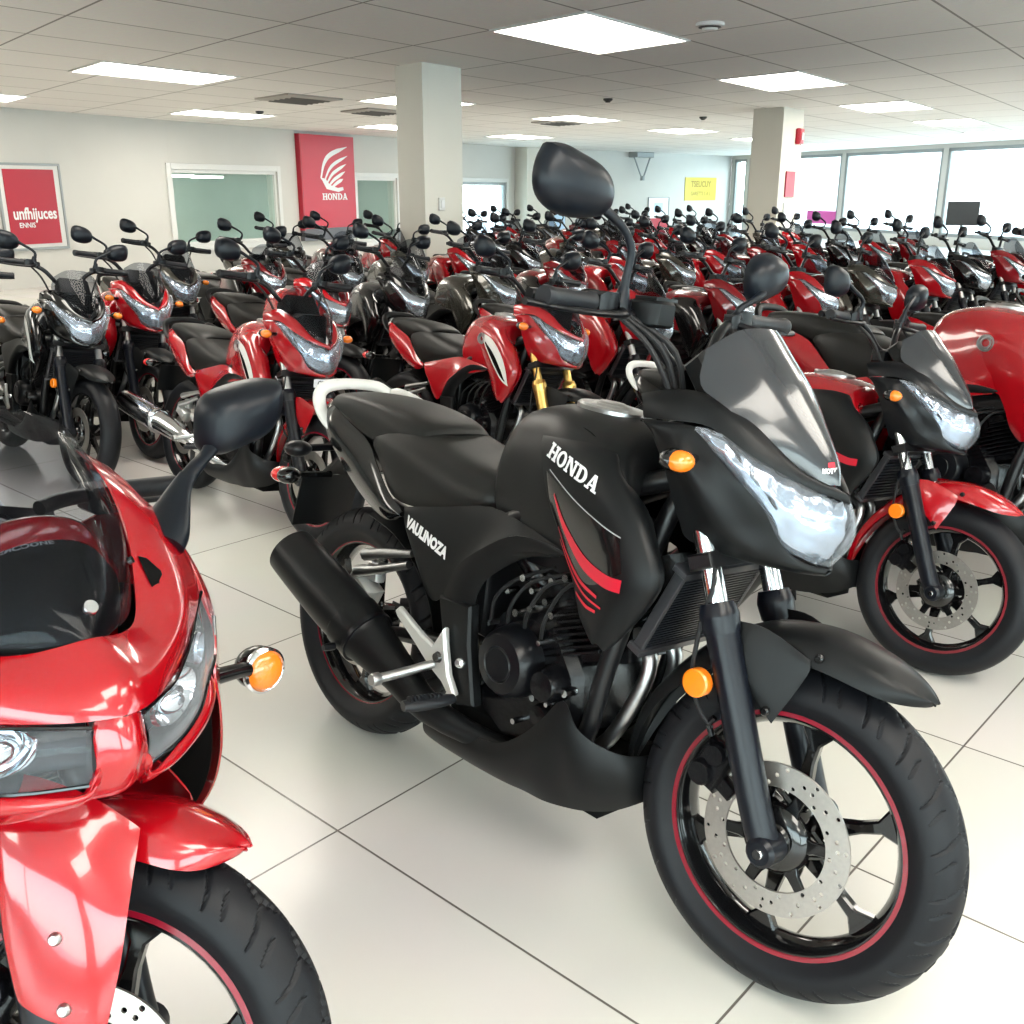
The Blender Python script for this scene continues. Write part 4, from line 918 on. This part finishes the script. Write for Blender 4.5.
# ------------------------------------------------------------------ the room
CH = 2.52
WL = ((-17.4,-4.2),(.08,29.4)); WB = ((.08,29.4),(7.63,36.75)); WR = ((7.63,36.75),(22.3,-4.2)); WF = ((22.3,-4.2),(-17.4,-4.2))
def wall_frame(seg):
    (x0,y0),(x1,y1) = seg; L = math.hypot(x1-x0,y1-y0); a = math.atan2(y1-y0,x1-x0)
    return Matrix.Translation((x0,y0,0)) @ Matrix.Rotation(a,4,'Z'), L       # local x along the wall, -y into the room
def wall(name, seg, holes=(), th=.25, ext=.0):
    """upright slab with rectangular openings (s0, s1, z0, z1); its inner face is on the segment"""
    X, L = wall_frame(seg); m = M(); s = -ext; H = CH+.1
    for (a,b,z0,z1) in sorted(holes)+[(L+ext,None,0,0)]:
        if a > s: m.join(box(((s+a)/2,th/2,H/2),(a-s,th,H),.001))
        if b is None: break
        if z0 > 0: m.join(box(((a+b)/2,th/2,z0/2),(b-a,th,z0),.001))
        if z1 < H: m.join(box(((a+b)/2,th/2,(z1+H)/2),(b-a,th,H-z1),.001))
        s = b
    return ob(name, m.xf(X), 'wall_paint', kind='structure')
def quad_obj(name, pts, matn, uv=None, **p):
    m = M().add(pts, [tuple(range(len(pts)))], uv=uv); return ob(name, m, matn, **p)
poly = [(-17.4,-4.2),(22.3,-4.2),(7.63,36.75),(.08,29.4)]
def slab(name, z0, z1, matn, uvf=None, grow=.25):
    cx = sum(p[0] for p in poly)/4; cy = sum(p[1] for p in poly)/4
    P = [(x+(grow if x > cx else -grow), y+(grow if y > cy else -grow)) for x, y in poly]
    v = [(x,y,z) for z in (z0,z1) for x,y in P]; m = M().add(v, [(0,1,2,3),(4,5,6,7),(0,1,5,4),(1,2,6,5),(2,3,7,6),(3,0,4,7)], uv=[uvf(x,y) for x,y,z in v] if uvf else None)
    return ob(name, m, matn, kind='structure')
slab('floor', -.12, 0, 'floor_tile')
D1 = (math.cos(math.radians(55.7)), math.sin(math.radians(55.7))); D2 = (math.cos(math.radians(128.4)), math.sin(math.radians(128.4)))
A0 = (-.16, 8.10)      # corner of the first light
def skew(x, y):
    x -= A0[0]; y -= A0[1]; det = D1[0]*D2[1]-D1[1]*D2[0]; return ((x*D2[1]-y*D2[0])/det, (D1[0]*y-D1[1]*x)/det)
slab('ceiling', CH, CH+.12, 'ceiling_tile', skew)
def cp(a, b, z=CH): return (A0[0]+a*D1[0]+b*D2[0], A0[1]+a*D1[1]+b*D2[1], z)
# recessed lights
PER = 4.14; n_l = 0
rows_l = [(0,-1.04,-2,8,'first row from the right'),(-1.74,4.16,-1,6,'second row, left of the middle'),(-1.4,-6.24,1,8,'third row, far right'),(-2.9,8.3,0,4,'row added to light the left wall'),(-2.76,-11.4,2,6,'row by the glazed wall')]  # the row at the left wall is added to brighten that wall
for a0, b0, k0, k1, tx in rows_l:
    for k in range(k0, k1):
        a = a0+k*PER; P = [cp(a,b0,0),cp(a+1.58,b0,0),cp(a+1.58,b0+1.02,0),cp(a,b0+1.02,0)]; c = np.mean(P, axis=0)
        X = (c[0]-(-17.4))*(29.4+4.2)-(c[1]+4.2)*(.08+17.4)
        if X < 12 or c[1] < -3.2: continue                       # outside the left wall
        if (c[0]-7.63)*(-40.95)-(c[1]-36.75)*(14.67) < 30: continue
        q = lambda e, z: [(c[0]+(p[0]-c[0])*e, c[1]+(p[1]-c[1])*e, z) for p in P]
        n_l += 1
        names = ['nearest','second','third','fourth','fifth','sixth','seventh','eighth','ninth','tenth']
        f = M().add(q(1.03,CH)+q(1.03,CH-.012)+q(.985,CH-.012)+q(.985,CH), [(0,1,5,4),(1,2,6,5),(2,3,7,6),(3,0,4,7),(4,5,9,8),(5,6,10,9),(6,7,11,10),(7,4,8,11),(8,9,13,12),(9,10,14,13),(10,11,15,14),(11,8,12,15)])
        lo = ob('ceiling_light', f, 'trim_white', label='lit white ceiling panel, %s of the %s' % (names[k-k0], tx), category='ceiling light', group='ceiling light panels')
        pv = q(.985,CH-.004)
        ob('diffuser', M().add(pv+q(.985,CH-.001), [(3,2,1,0),(4,5,6,7),(0,1,5,4),(1,2,6,5),(2,3,7,6),(3,0,4,7)]), 'panel_light', lo)
# walls
PA = np.array([.79*D1[0]+.51*D2[0], .79*D1[1]+.51*D2[1]])
for i, (x, y, tx) in enumerate([(.8,.1,'over the nearest front wheel'),(2.5,1.4,'at the right of the foreground'),(.6,-2.0,'just behind the camera'),(-3.3,-1.6,'behind the camera at the left'),(4.0,-1.2,'behind the camera at the right'),(3.3,4.6,'over the right row'),(-4.6,4.9,'over the left wall group')]):  # extra ceiling panels out of view, added to brighten the foreground
    o0 = np.array([x, y])-PA; P = [(o0[0]+a*D1[0]+b*D2[0], o0[1]+a*D1[1]+b*D2[1], 0) for a, b in ((0,0),(1.58,0),(1.58,1.02),(0,1.02))]; c = np.mean(P, axis=0)
    q = lambda e, z: [(c[0]+(p[0]-c[0])*e, c[1]+(p[1]-c[1])*e, z) for p in P]
    lo = ob('ceiling_light', M().add(q(1.03,CH)+q(1.03,CH-.012)+q(.985,CH-.012)+q(.985,CH), [(0,1,5,4),(1,2,6,5),(2,3,7,6),(3,0,4,7),(4,5,9,8),(5,6,10,9),(6,7,11,10),(7,4,8,11),(8,9,13,12),(9,10,14,13),(10,11,15,14),(11,8,12,15)]), 'trim_white', label='added ceiling panel out of view above the picture, '+tx, category='ceiling light', group='ceiling light panels')
    ob('diffuser', M().add(q(.985,CH-.004)+q(.985,CH-.001), [(3,2,1,0),(4,5,6,7),(0,1,5,4),(1,2,6,5),(2,3,7,6),(3,0,4,7)]), 'panel_light', lo)
wall('wall_left', WL, [(25.05,27.80,.46,1.74),(30.40,31.95,.30,1.66),(34.55,37.35,.16,1.60)])
wall('wall_back', WB)
wall('wall_right', WR, [(.19,.95,.0,2.40),(1.12,6.05,.25,2.42),(6.22,10.15,.25,2.42),(10.32,14.6,.25,2.42),(14.77,19.2,.25,2.42),(19.4,24.0,.25,2.42),(24.2,29.0,.25,2.42),(29.2,34.0,.25,2.42),(34.2,39.0,.25,2.42),(39.2,43,.25,2.42)], ext=.0)
wall('wall_front', WF, [(6,13.8,.3,2.3),(14.2,22,.3,2.3),(22.4,30,.3,2.3)])
XL, LL = wall_frame(WL); XB, LB = wall_frame(WB); XR, LR = wall_frame(WR); XF, LF = wall_frame(WF)
def window(idx, X, a, b, z0, z1, fm='trim_grey', w=.05, glass=True, mull=()):
    m = M()
    m.join(box(((a+b)/2,.06,z0+w/2),(b-a-.004,.10,w),.004)).join(box(((a+b)/2,.06,z1-w/2),(b-a-.004,.10,w),.004))
    for s in (a+w/2,b-w/2)+tuple(mull): m.join(box((s,.06,(z0+z1)/2),(w-.004,.10,z1-z0-.004),.004))
    o = ob('window_%d' % idx, m.xf(X), fm, kind='structure')
    if glass: ob('pane', box(((a+b)/2,.06,(z0+z1)/2),(b-a-2*w,.008,z1-z0-2*w),.001).xf(X), 'window_glass', o)
    return o
window(1, XL, 25.05,27.80,.46,1.74, 'trim_white', .06); window(2, XL, 30.40,31.95,.30,1.66, 'trim_white', .06); window(3, XL, 34.55,37.35,.16,1.60, 'trim_grey', .08)
for i, (a,b) in enumerate([(.19,.95),(1.12,6.05),(6.22,10.15),(10.32,14.6),(14.77,19.2),(19.4,24.0),(24.2,29.0),(29.2,34.0),(34.2,39.0),(39.2,43)]):
    window(4+i, XR, a, b, 0 if i == 0 else .25, 2.40 if i == 0 else 2.42, 'trim_grey', .09)
for i, (a,b) in enumerate([(6,13.8),(14.2,22),(22.4,30)]): window(14+i, XF, a, b, .3, 2.3, 'trim_grey', .07, mull=((a+b)/2,))
# wall trim: window surrounds on the left wall, sill line on the right
for i, (a,b,z0,z1) in enumerate([(25.05,27.80,.46,1.74),(30.40,31.95,.30,1.66),(34.55,37.35,.16,1.60)]):
    t = M()
    for s in (a-.05,b+.05): t.join(box((s,-.015,(z0+z1)/2),(.10,.03,z1-z0+.2),.005))
    for z in (z0-.05,z1+.05): t.join(box(((a+b)/2,-.015,z),(b-a,.03,.10),.005))
    ob('trim_%d' % (i+1), t.xf(XL), 'trim_white', kind='structure')
ob('wall_pier', box((0,-.24,CH/2),(.9,.48,CH),.004).xf(XB @ Matrix.Translation((.45,0,0))), 'pillar_paint', kind='structure').name = 'wall_corner'
# back office seen through the left windows
off = M()
off.join(box((29.5,3.2,1.3),(11,.1,2.6),.001)).join(box((24.2,1.75,1.3),(.1,2.9,2.6),.001)).join(box((33.9,1.75,1.3),(.1,2.9,2.6),.001)).join(box((29,1.75,2.48),(9.9,2.9,.06),.001)).join(box((29,1.75,.02),(9.9,2.9,.04),.001)).join(box((25.9,2.2,1.05),(.06,1.7,2.1),.002))
ob('wall_office', off.xf(XL), 'office_wall', kind='structure')
dr = M().join(box((26.35,3.12,.95),(.50,.05,1.55),.004)); o = ob('door_1', dr.xf(XL), 'office_dark', kind='structure')
ob('trim_4', box((26.35,3.10,1.76),(.66,.06,.08),.003).join(box((26.05,3.10,.95),(.08,.06,1.6),.003)).join(box((26.65,3.10,.95),(.08,.06,1.6),.003)).xf(XL), 'trim_white', kind='structure')
for k, (a, dd) in enumerate([(25.3,.8),(26.4,1.2),(27.6,1.6),(26.95,2.5),(31.0,1.2),(32.2,1.7)]):
    ob('office_light', box((a,dd,1.665-.012*dd),(.60,.30,.035),.002).xf(XL), 'panel_light', label='lit lamp hanging in the office behind the left window, %s' % ['nearest the poster','over the doorway','by the tall banner','farthest back','behind the narrow window, near side','behind the narrow window, far side'][k], category='ceiling light', group='office lamps')
ob('wall_cabinet', box((25.45,2.95,1.1),(.30,.20,.40),.01).xf(XL), 'poster_white', label='small white box on the office wall behind the window', category='cabinet')
def poster(name, X, a, b, z0, z1, matn, label, cat='poster', frame=None, th=.02, fr=.03):
    o = ob(name, box(((a+b)/2,-th/2-.002,(z0+z1)/2),(b-a,th,z1-z0),.003).xf(X), matn, label=label, category=cat)
    if frame:
        m = M()
        for s in (a,b): m.join(box((s,-.02,(z0+z1)/2),(fr,.04,z1-z0+fr),.004))
        for z in (z0,z1): m.join(box(((a+b)/2,-.02,z),(b-a,.04,fr),.004))
        ob('poster_frame', m.xf(X), frame, o)
    return o
def flat_text(name, parent, X, s, a, z, size, matn, y=-.024, bold=.0, sx=1., label=None):
    v, f = text2d(s, size, bold, sx=sx); m = M().add([(a+p, y, z+q) for p, q in v], f); o = ob(name, m.xf(X), matn, parent)
    if label: o['label'] = label
    return o
# red framed poster
po = poster('wall_poster', XL, 21.72, 22.78, .56, 1.76, 'trim_white', 'red poster in a white frame on the left wall', frame='trim_grey', fr=.035)
ob('poster_sheet', box((22.24,-.028,1.16),(.86,.012,1.06),.002).xf(XL), 'poster_red', po, label='red sheet')
flat_text('poster_lettering', po, XL, 'unfhijuces', 22.26, 1.06, .23, 'decal_white', y=-.037, bold=.006, sx=.82); flat_text('poster_small_lettering', po, XL, 'ENNIS', 22.10, .90, .10, 'decal_white', y=-.037, bold=.002)
# tall banner with the wing
bo = poster('wing_banner', XL, 28.42, 30.22, .62, 2.46, 'poster_bright_red', 'tall red banner with a white wing emblem', 'sign', th=.10)
ob('banner_foot', box((29.32,-.055,.53),(1.80,.11,.24),.004).xf(XL), 'sign_grey', bo, label='dark grey foot strip')
ob('banner_edge', box((28.44,-.056,1.54),(.05,.112,1.84),.003).xf(XL), 'poster_red', bo)
wg = M(); feathers = [((29.05,1.62),(29.18,1.92),(29.42,2.10),(29.98,2.26)),((29.18,1.60),(29.34,1.80),(29.55,1.93),(29.98,2.08)),((29.25,1.54),(29.42,1.70),(29.60,1.79),(29.93,1.92)),((29.30,1.48),(29.48,1.60),(29.64,1.67),(29.88,1.77)),((29.36,1.43),(29.54,1.52),(29.66,1.57),(29.80,1.62))]
for k, fe in enumerate(feathers):
    A = cr1(np.array([(x,0,z) for x,z in fe],float),6); n = len(A); v = []
    for i, p in enumerate(A):
        t = i/(n-1); w = (.055 if k else .075)*math.sin(PI*min(1,.18+t*.55))*(1 if t < .8 else (1-t)/.2+.12); v += [(p[0]-w*.35,-.103,p[2]+w*.55),(p[0]+w*.35,-.103,p[2]-w*.55)]
    wg.add(v, [(2*i,2*i+1,2*i+3,2*i+2) for i in range(n-1)])
wg.add([(29.05,-.104,1.64),(29.22,-.104,1.42),(29.62,-.104,1.36),(29.80,-.104,1.40),(29.78,-.104,1.46),(29.60,-.104,1.44),(29.34,-.104,1.50),(29.20,-.104,1.62)], [tuple(range(8))])
ob('wing_emblem', wg.xf(XL), 'decal_white', bo, label='white feathered wing emblem')
v, f, w = slab_word('HONDA'); ob('banner_lettering', M().add([(29.50+a/w*.86,-.104,1.27+b*.13) for a,b in v], f).xf(XL), 'decal_white', bo, label='white capitals')
# posters on the back wall
bp = poster('map_poster', XB, .50, 2.08, .14, 1.52, 'poster_white', 'pale blue map poster in a thin frame on the back wall', frame='trim_white')
m = mat('map_blue', (.45,.62,.82), .4, noise=(2.2,.25)); ob('map_sheet', box((1.29,-.026,.83),(1.5,.01,1.30),.001).xf(XB), 'map_blue', bp)
ob('map_land', M().add([(1.0,-.033,.62),(1.25,-.033,.56),(1.55,-.033,.70),(1.72,-.033,.92),(1.55,-.033,1.02),(1.35,-.033,.86),(1.15,-.033,.92),(.95,-.033,.80)],[tuple(range(8))]).xf(XB), 'decal_white', bp)
bp = poster('notice_poster', XB, 5.97, 7.03, -.02+.04, 1.17, 'poster_white', 'white notice with a red lower half on the back wall', frame='trim_grey', fr=.02)
ob('notice_foot', box((6.5,-.026,.28),(1.04,.01,.50),.001).xf(XB), 'poster_red', bp, label='red lower half'); ob('notice_picture', box((6.5,-.026,.86),(.42,.01,.28),.001).xf(XB), 'map_blue', bp)
yp = poster('yellow_sign', XB, 7.88, 9.66, 1.06, 1.80, 'poster_yellow', 'yellow sign with faint lines of writing on the back wall', 'sign')
flat_text('sign_lettering', yp, XB, 'TSEUCUY', 8.77, 1.58, .26, 'ink_yellow', bold=.004); flat_text('sign_small_lettering', yp, XB, 'GARETTS S A L', 8.77, 1.28, .17, 'ink_yellow', bold=.002)
br = M().join(box((5.33,-.18,2.44),(.85,.36,.16),.03)).join(tube([(4.95,-.2,2.38),(5.30,-.26,1.72)],.025,8)).join(tube([(5.75,-.2,2.38),(5.34,-.26,1.72)],.025,8)).join(box((5.32,-.26,1.75),(.12,.1,.14),.02))
ob('wall_bracket', br.xf(XB), 'trim_grey', label='grey v-shaped bracket hanging high on the back wall', category='bracket')
pp = poster('window_poster', XR, 4.60, 6.00, .42, .80, 'pink_poster', 'bright pink poster stuck on the glazed wall', 'poster')
rs = ob('street_banner', box((.57,1.2,1.05),(.55,.06,2.0),.01).xf(XR), 'poster_red', label='red banner standing outside the narrow window', category='banner')
for k in range(6): ob('banner_line', box((.57,1.165,.55+.2*k),(.40,.012,.07),.002).xf(XR), 'sign_grey', rs)
# pillars
def pillar(name, corner, w2, w1):
    c = Vector((*corner,0)); a = Vector((*D2,0))*w2; b = Vector((*D1,0))*w1; P = [c,c+b,c+a+b,c+a]
    v = [tuple(p)+() for p in P]; v = [(p.x,p.y,z) for z in (0,CH) for p in P]
    m = M().add(v, [(0,1,2,3),(4,5,6,7),(0,1,5,4),(1,2,6,5),(2,3,7,6),(3,0,4,7)])
    o = ob(name, m, 'pillar_paint', kind='structure', ang=20); return o
pillar('wall_column', (-.83,10.0), .46, .60); pillar('wall_column', (3.85,15.2), .54, .85)
PX1 = Matrix.Translation((-.83,10.0,0)) @ Matrix.Rotation(math.radians(55.7),4,'Z'); PX2 = Matrix.Translation((3.85,15.2,0)) @ Matrix.Rotation(math.radians(55.7),4,'Z')
sw = ob('light_switch', box((.24,-.012,1.27),(.09,.02,.12),.004).xf(PX1), 'trim_white', label='white wall switch on the nearer column', category='switch'); ob('rocker', box((.24,-.026,1.27),(.05,.012,.07),.003).xf(PX1), 'poster_white', sw)
poster('pink_notice', PX2, .25, .62, 1.30, 1.66, 'poster_red', 'small red notice on the farther column', 'notice'); poster('white_notice', PX2, .25, .60, .78, 1.22, 'poster_white', 'white paper notice under the red one on the farther column', 'notice')
fa = ob('fire_alarm', box((.62,-.04,2.15),(.16,.08,.22),.02).xf(PX2), 'poster_bright_red', label='red fire alarm call point high on the farther column', category='alarm'); ob('alarm_button', box((.62,-.085,2.15),(.07,.02,.10),.004).xf(PX2), 'poster_white', fa)
# vents and detectors
def vent(a, b, w, l, lab):
    P = lambda e, z, x=0: [cp(a+x-e*l/2+0, b-e*w/2, z), cp(a+x+e*l/2, b-e*w/2, z), cp(a+x+e*l/2, b+e*w/2, z), cp(a+x-e*l/2, b+e*w/2, z)]
    o = ob('ceiling_vent', M().add(P(1,CH)+P(1,CH-.02)+P(.8,CH-.03), [(0,1,5,4),(1,2,6,5),(2,3,7,6),(3,0,4,7),(4,5,9,8),(5,6,10,9),(6,7,11,10),(7,4,8,11),(8,9,10,11)]), 'vent_metal', label=lab, category='vent', group='ceiling vents')
    for k in range(5): ob('vent_slat', M().add([cp(a-l*.36,b-w*.36+w*.16*k,CH-.032),cp(a+l*.36,b-w*.36+w*.16*k,CH-.032),cp(a+l*.36,b-w*.31+w*.16*k,CH-.045),cp(a-l*.36,b-w*.31+w*.16*k,CH-.045)],[(0,1,2,3)]), 'vent_dark', o)
def pix(px, py):
    c_, s_ = math.cos(math.atan(.322)), math.sin(math.atan(.322)); u = (px-512)/1000; v_ = -(py-512)/1000; d = (u, c_+v_*s_, -s_+v_*c_); t = (CH-1.4)/d[2]; return skew(d[0]*t, d[1]*t)
for (ab, w, l, lab) in (((1.62,5.62),.95,.95,'square grey ceiling vent left of the nearer column'),((3.6,6.3),.8,.9,'smaller grey ceiling vent behind the first one'),((7.6,5.3),.8,.9,'grey ceiling vent behind the nearer column')): vent(ab[0], ab[1], w, l, lab)
for (ab, lab) in (((1.05,-1.55),'round white smoke detector beside the nearest light'),((4.9,2.2),'small dark sprinkler above the far left light'),((8.6,2.6),'round ceiling fitting near the back wall'),((2.2,7.8),'small dark sprinkler above the left wall'),((7.2,-3.6),'small round fitting above the farther column')):
    p = cp(*ab); r = .10 if 'white' in lab else .06
    o = ob('ceiling_detector', lathe([(0,-.05),(r*.5,-.048),(r*.6,-.03),(r,-.022),(r,0),(0,0)],18,axis='z').move(p), 'trim_white' if 'white' in lab else 'vent_dark', label=lab, category='smoke detector'); ob('detector_grille', lathe([(r*.62,-.036),(r*.80,-.032),(r*.8,-.024),(r*.62,-.028)],18,axis='z',closed=True).move(p), 'vent_dark', o)
# dark display on a stand in front of the glazed wall
SX = Matrix.Translation((6.05,14.0,0)) @ Matrix.Rotation(-.42,4,'Z')
ds = empty('display_screen', (6.05,14.0,0), label='dark flat display on a thin stand in front of the glazed wall', category='display')
def loc_part(n, m, mm): o = ob(n, m.xf(Matrix.Rotation(-.42,4,'Z')), mm, ds); return o
loc_part('screen_panel', box((0,0,1.10),(.40,.04,.31),.008), 'screen_black'); loc_part('stand_pole', tube([(0,.03,.02),(0,.03,1.0)],.018,10), 'trim_grey'); loc_part('stand_base', lathe([(0,.02),(.17,.018),(.18,0),(0,0)],24,axis='z'), 'trim_grey')
# outside the glazed wall
ob('street_ground', M().add([(-60,-60,-.15),(90,-60,-.15),(90,110,-.15),(-60,110,-.15)],[(0,1,2,3)]), 'pavement', kind='structure')
ob('distant_building', box((0,0,0),(40,8,5),.05).xf(Matrix.Translation((34,46,2.35)) @ Matrix.Rotation(-.6,4,'Z')), 'facade_pale', label='pale building across the street, far beyond the glass', category='building')
ob('distant_building', box((0,0,0),(26,8,3.5),.05).xf(Matrix.Translation((42,22,1.6)) @ Matrix.Rotation(-1.0,4,'Z')), 'facade_pale', label='low pale building at the right beyond the glass', category='building')
# ------------------------------------------------------------------ the motorcycles
U_ = (math.cos(math.radians(-46)), math.sin(math.radians(-46))); V_ = (-U_[1], U_[0])
def uv(u, v): return (u*U_[0]+v*V_[0], u*U_[1]+v*V_[1])
make_bike('motorcycle', 'matte black naked motorcycle standing alone in the centre foreground, white capitals on its tank', dict(brand=True, graphics=True), hi=2, origin=(.032,1.9725), mirrors='hero', half=.38, steer=6, scale=1)
make_sport('motorcycle', 'glossy red faired sports motorcycle at the lower left edge, close to the camera', (-1.0556, 1.393), -39.5, 7, 38)
RED = dict(tank='red_paint', shroud='red_paint', nose='red_paint', fender='matte_black', tail='red_paint', side='matte_black', screen='smoke_clear', rail='matte_black', tube='steel', swoosh='white_paint', stripe='red_stripe', reflector=False, graphics=False, emblem=True)
DEEP = dict(RED, tank='deep_red_paint', shroud='gloss_black', nose='deep_red_paint', tail='deep_red_paint', swoosh='silver_paint')
DARK = dict(RED, tank='dark_metal_paint', shroud='dark_metal_paint', nose='dark_metal_paint', tail='dark_metal_paint', swoosh='silver_paint', stripe=None)
BLK = dict(RED, tank='grey_paint', shroud='gloss_black', nose='gloss_black', tail='gloss_black', swoosh='red_paint', stripe=None, emblem=False)
# the red-tanked twin to the right of the hero
make_bike('motorcycle', 'red-tanked motorcycle with a black nose and red front fender, right of the big black one', dict(tank='red_paint', shroud='matte_black', nose='satin_black', fender='red_paint', tail='gloss_black', graphics=True, screen='smoke_solid', stripe='rim_red', drill=True), hi=1, scale=.86, origin=(.89,3.16), half=.36, steer=5, mirrors='std')
make_bike('motorcycle', 'red motorcycle at the right edge showing its tank with a round emblem', dict(RED, graphics=False, swoosh=None, belly=True, side='red_paint'), hi=1, origin=uv(-1.42,3.52), steer=0, scale=1.04, mirrors='none')
make_bike('motorcycle', 'red motorcycle with a polished silver muffler and a white name plate, left middle', dict(RED, muffler='up', fender='red_paint', reflector=False, side='red_paint'), hi=1, origin=(-1.20,4.34), plate=True, steer=3)
make_bike('motorcycle', 'red motorcycle with gold fork tubes behind the big black one', dict(RED, tube='gold', slider='gold', belly=False, side='red_paint'), hi=1, origin=(-.17,4.56), steer=2)
make_bike('motorcycle', 'dark bronze motorcycle at the left edge, nearest the camera in its group', dict(DARK, tank='bronze', reflector=True), hi=1, origin=uv(-5.70,1.32), steer=2)
make_bike('motorcycle', 'black motorcycle with amber side reflector between the bronze one and the red one at left', dict(BLK, swoosh='white_paint', reflector=True), hi=1, origin=uv(-5.45,1.80), steer=4)
make_bike('motorcycle', 'red motorcycle with a dark screen, third from the left edge under the framed poster', dict(RED, swoosh='silver_paint'), hi=1, origin=uv(-5.75,2.28), steer=0)
make_bike('motorcycle', 'dark bronze motorcycle under the left office window', dict(DARK), hi=1, origin=uv(-6.91,3.05), steer=0)
# copies for the crowd behind
protos = [make_bike('motorcycle', 'x', d, hi=0, origin=(0,0), half=.32) for d in (dict(RED, side='red_paint'), DARK, DEEP, BLK, dict(RED, muffler='up', fender='red_paint', swoosh='gloss_black'))]
cname = ['red motorcycle with pale stripes', 'dark metallic motorcycle', 'deep red motorcycle', 'black motorcycle', 'red motorcycle with silver muffler']
def copy_tree(o, parent=None):
    c = o.copy(); COL.objects.link(c); c.parent = parent
    for ch in o.children: copy_tree(ch, c)
    return c
rows = [('nearest crowded row', -3.55, [(3.85,0),(4.66,2),(5.45,4),(6.22,1),(7.0,0),(7.8,3),(8.63,2),(9.5,0),(10.3,1)]),
        ('second crowded row', -5.22, [(3.05,0),(3.70,3),(4.40,1),(5.05,2),(5.70,0),(6.35,1),(7.0,4),(7.65,2),(8.3,0),(8.95,3),(9.6,0),(10.3,2)]),
        ('third crowded row', -6.90, [(3.75,2),(4.40,3),(5.05,1),(5.70,0),(6.35,3),(7.0,1),(7.65,2),(8.3,0),(8.95,3),(9.6,2),(10.25,1),(10.9,0)]),
        ('fourth crowded row', -8.58, [(4.95,1),(5.6,2),(6.25,0),(6.9,1),(7.55,3),(8.2,2),(8.85,0),(9.5,1),(10.15,2),(10.8,0),(11.5,3)]),
        ('farthest crowded row', -10.26, [(8.2,2),(8.85,3),(9.5,0),(10.15,1),(10.8,2),(11.5,3),(12.25,0)]),
        ('short row at the right', -1.65, [(4.45,4),(5.2,0),(5.95,3),(6.7,1)])]
ordn = ['first','second','third','fourth','fifth','sixth','seventh','eighth','ninth','tenth','eleventh','twelfth']
rn = random.Random(11)
first = True
for rname, u0, items in rows:
    for i, (v, k) in enumerate(items):
        x, y = uv(u0+rn.uniform(-.03,.03), v+rn.uniform(-.04,.04)); az = -46+rn.uniform(-4,4)
        c = copy_tree(protos[k]); c.location = (x, y, 0); c.rotation_euler = (math.radians(-8+rn.uniform(-2,2)), 0, math.radians(az))
        c['label'] = '%s, %s from the left in the %s' % (cname[k], ordn[i], rname); c['group'] = 'motorcycles in the crowded rows'
def kill(o):
    for ch in list(o.children): kill(ch)
    bpy.data.objects.remove(o)
for p in protos: kill(p)
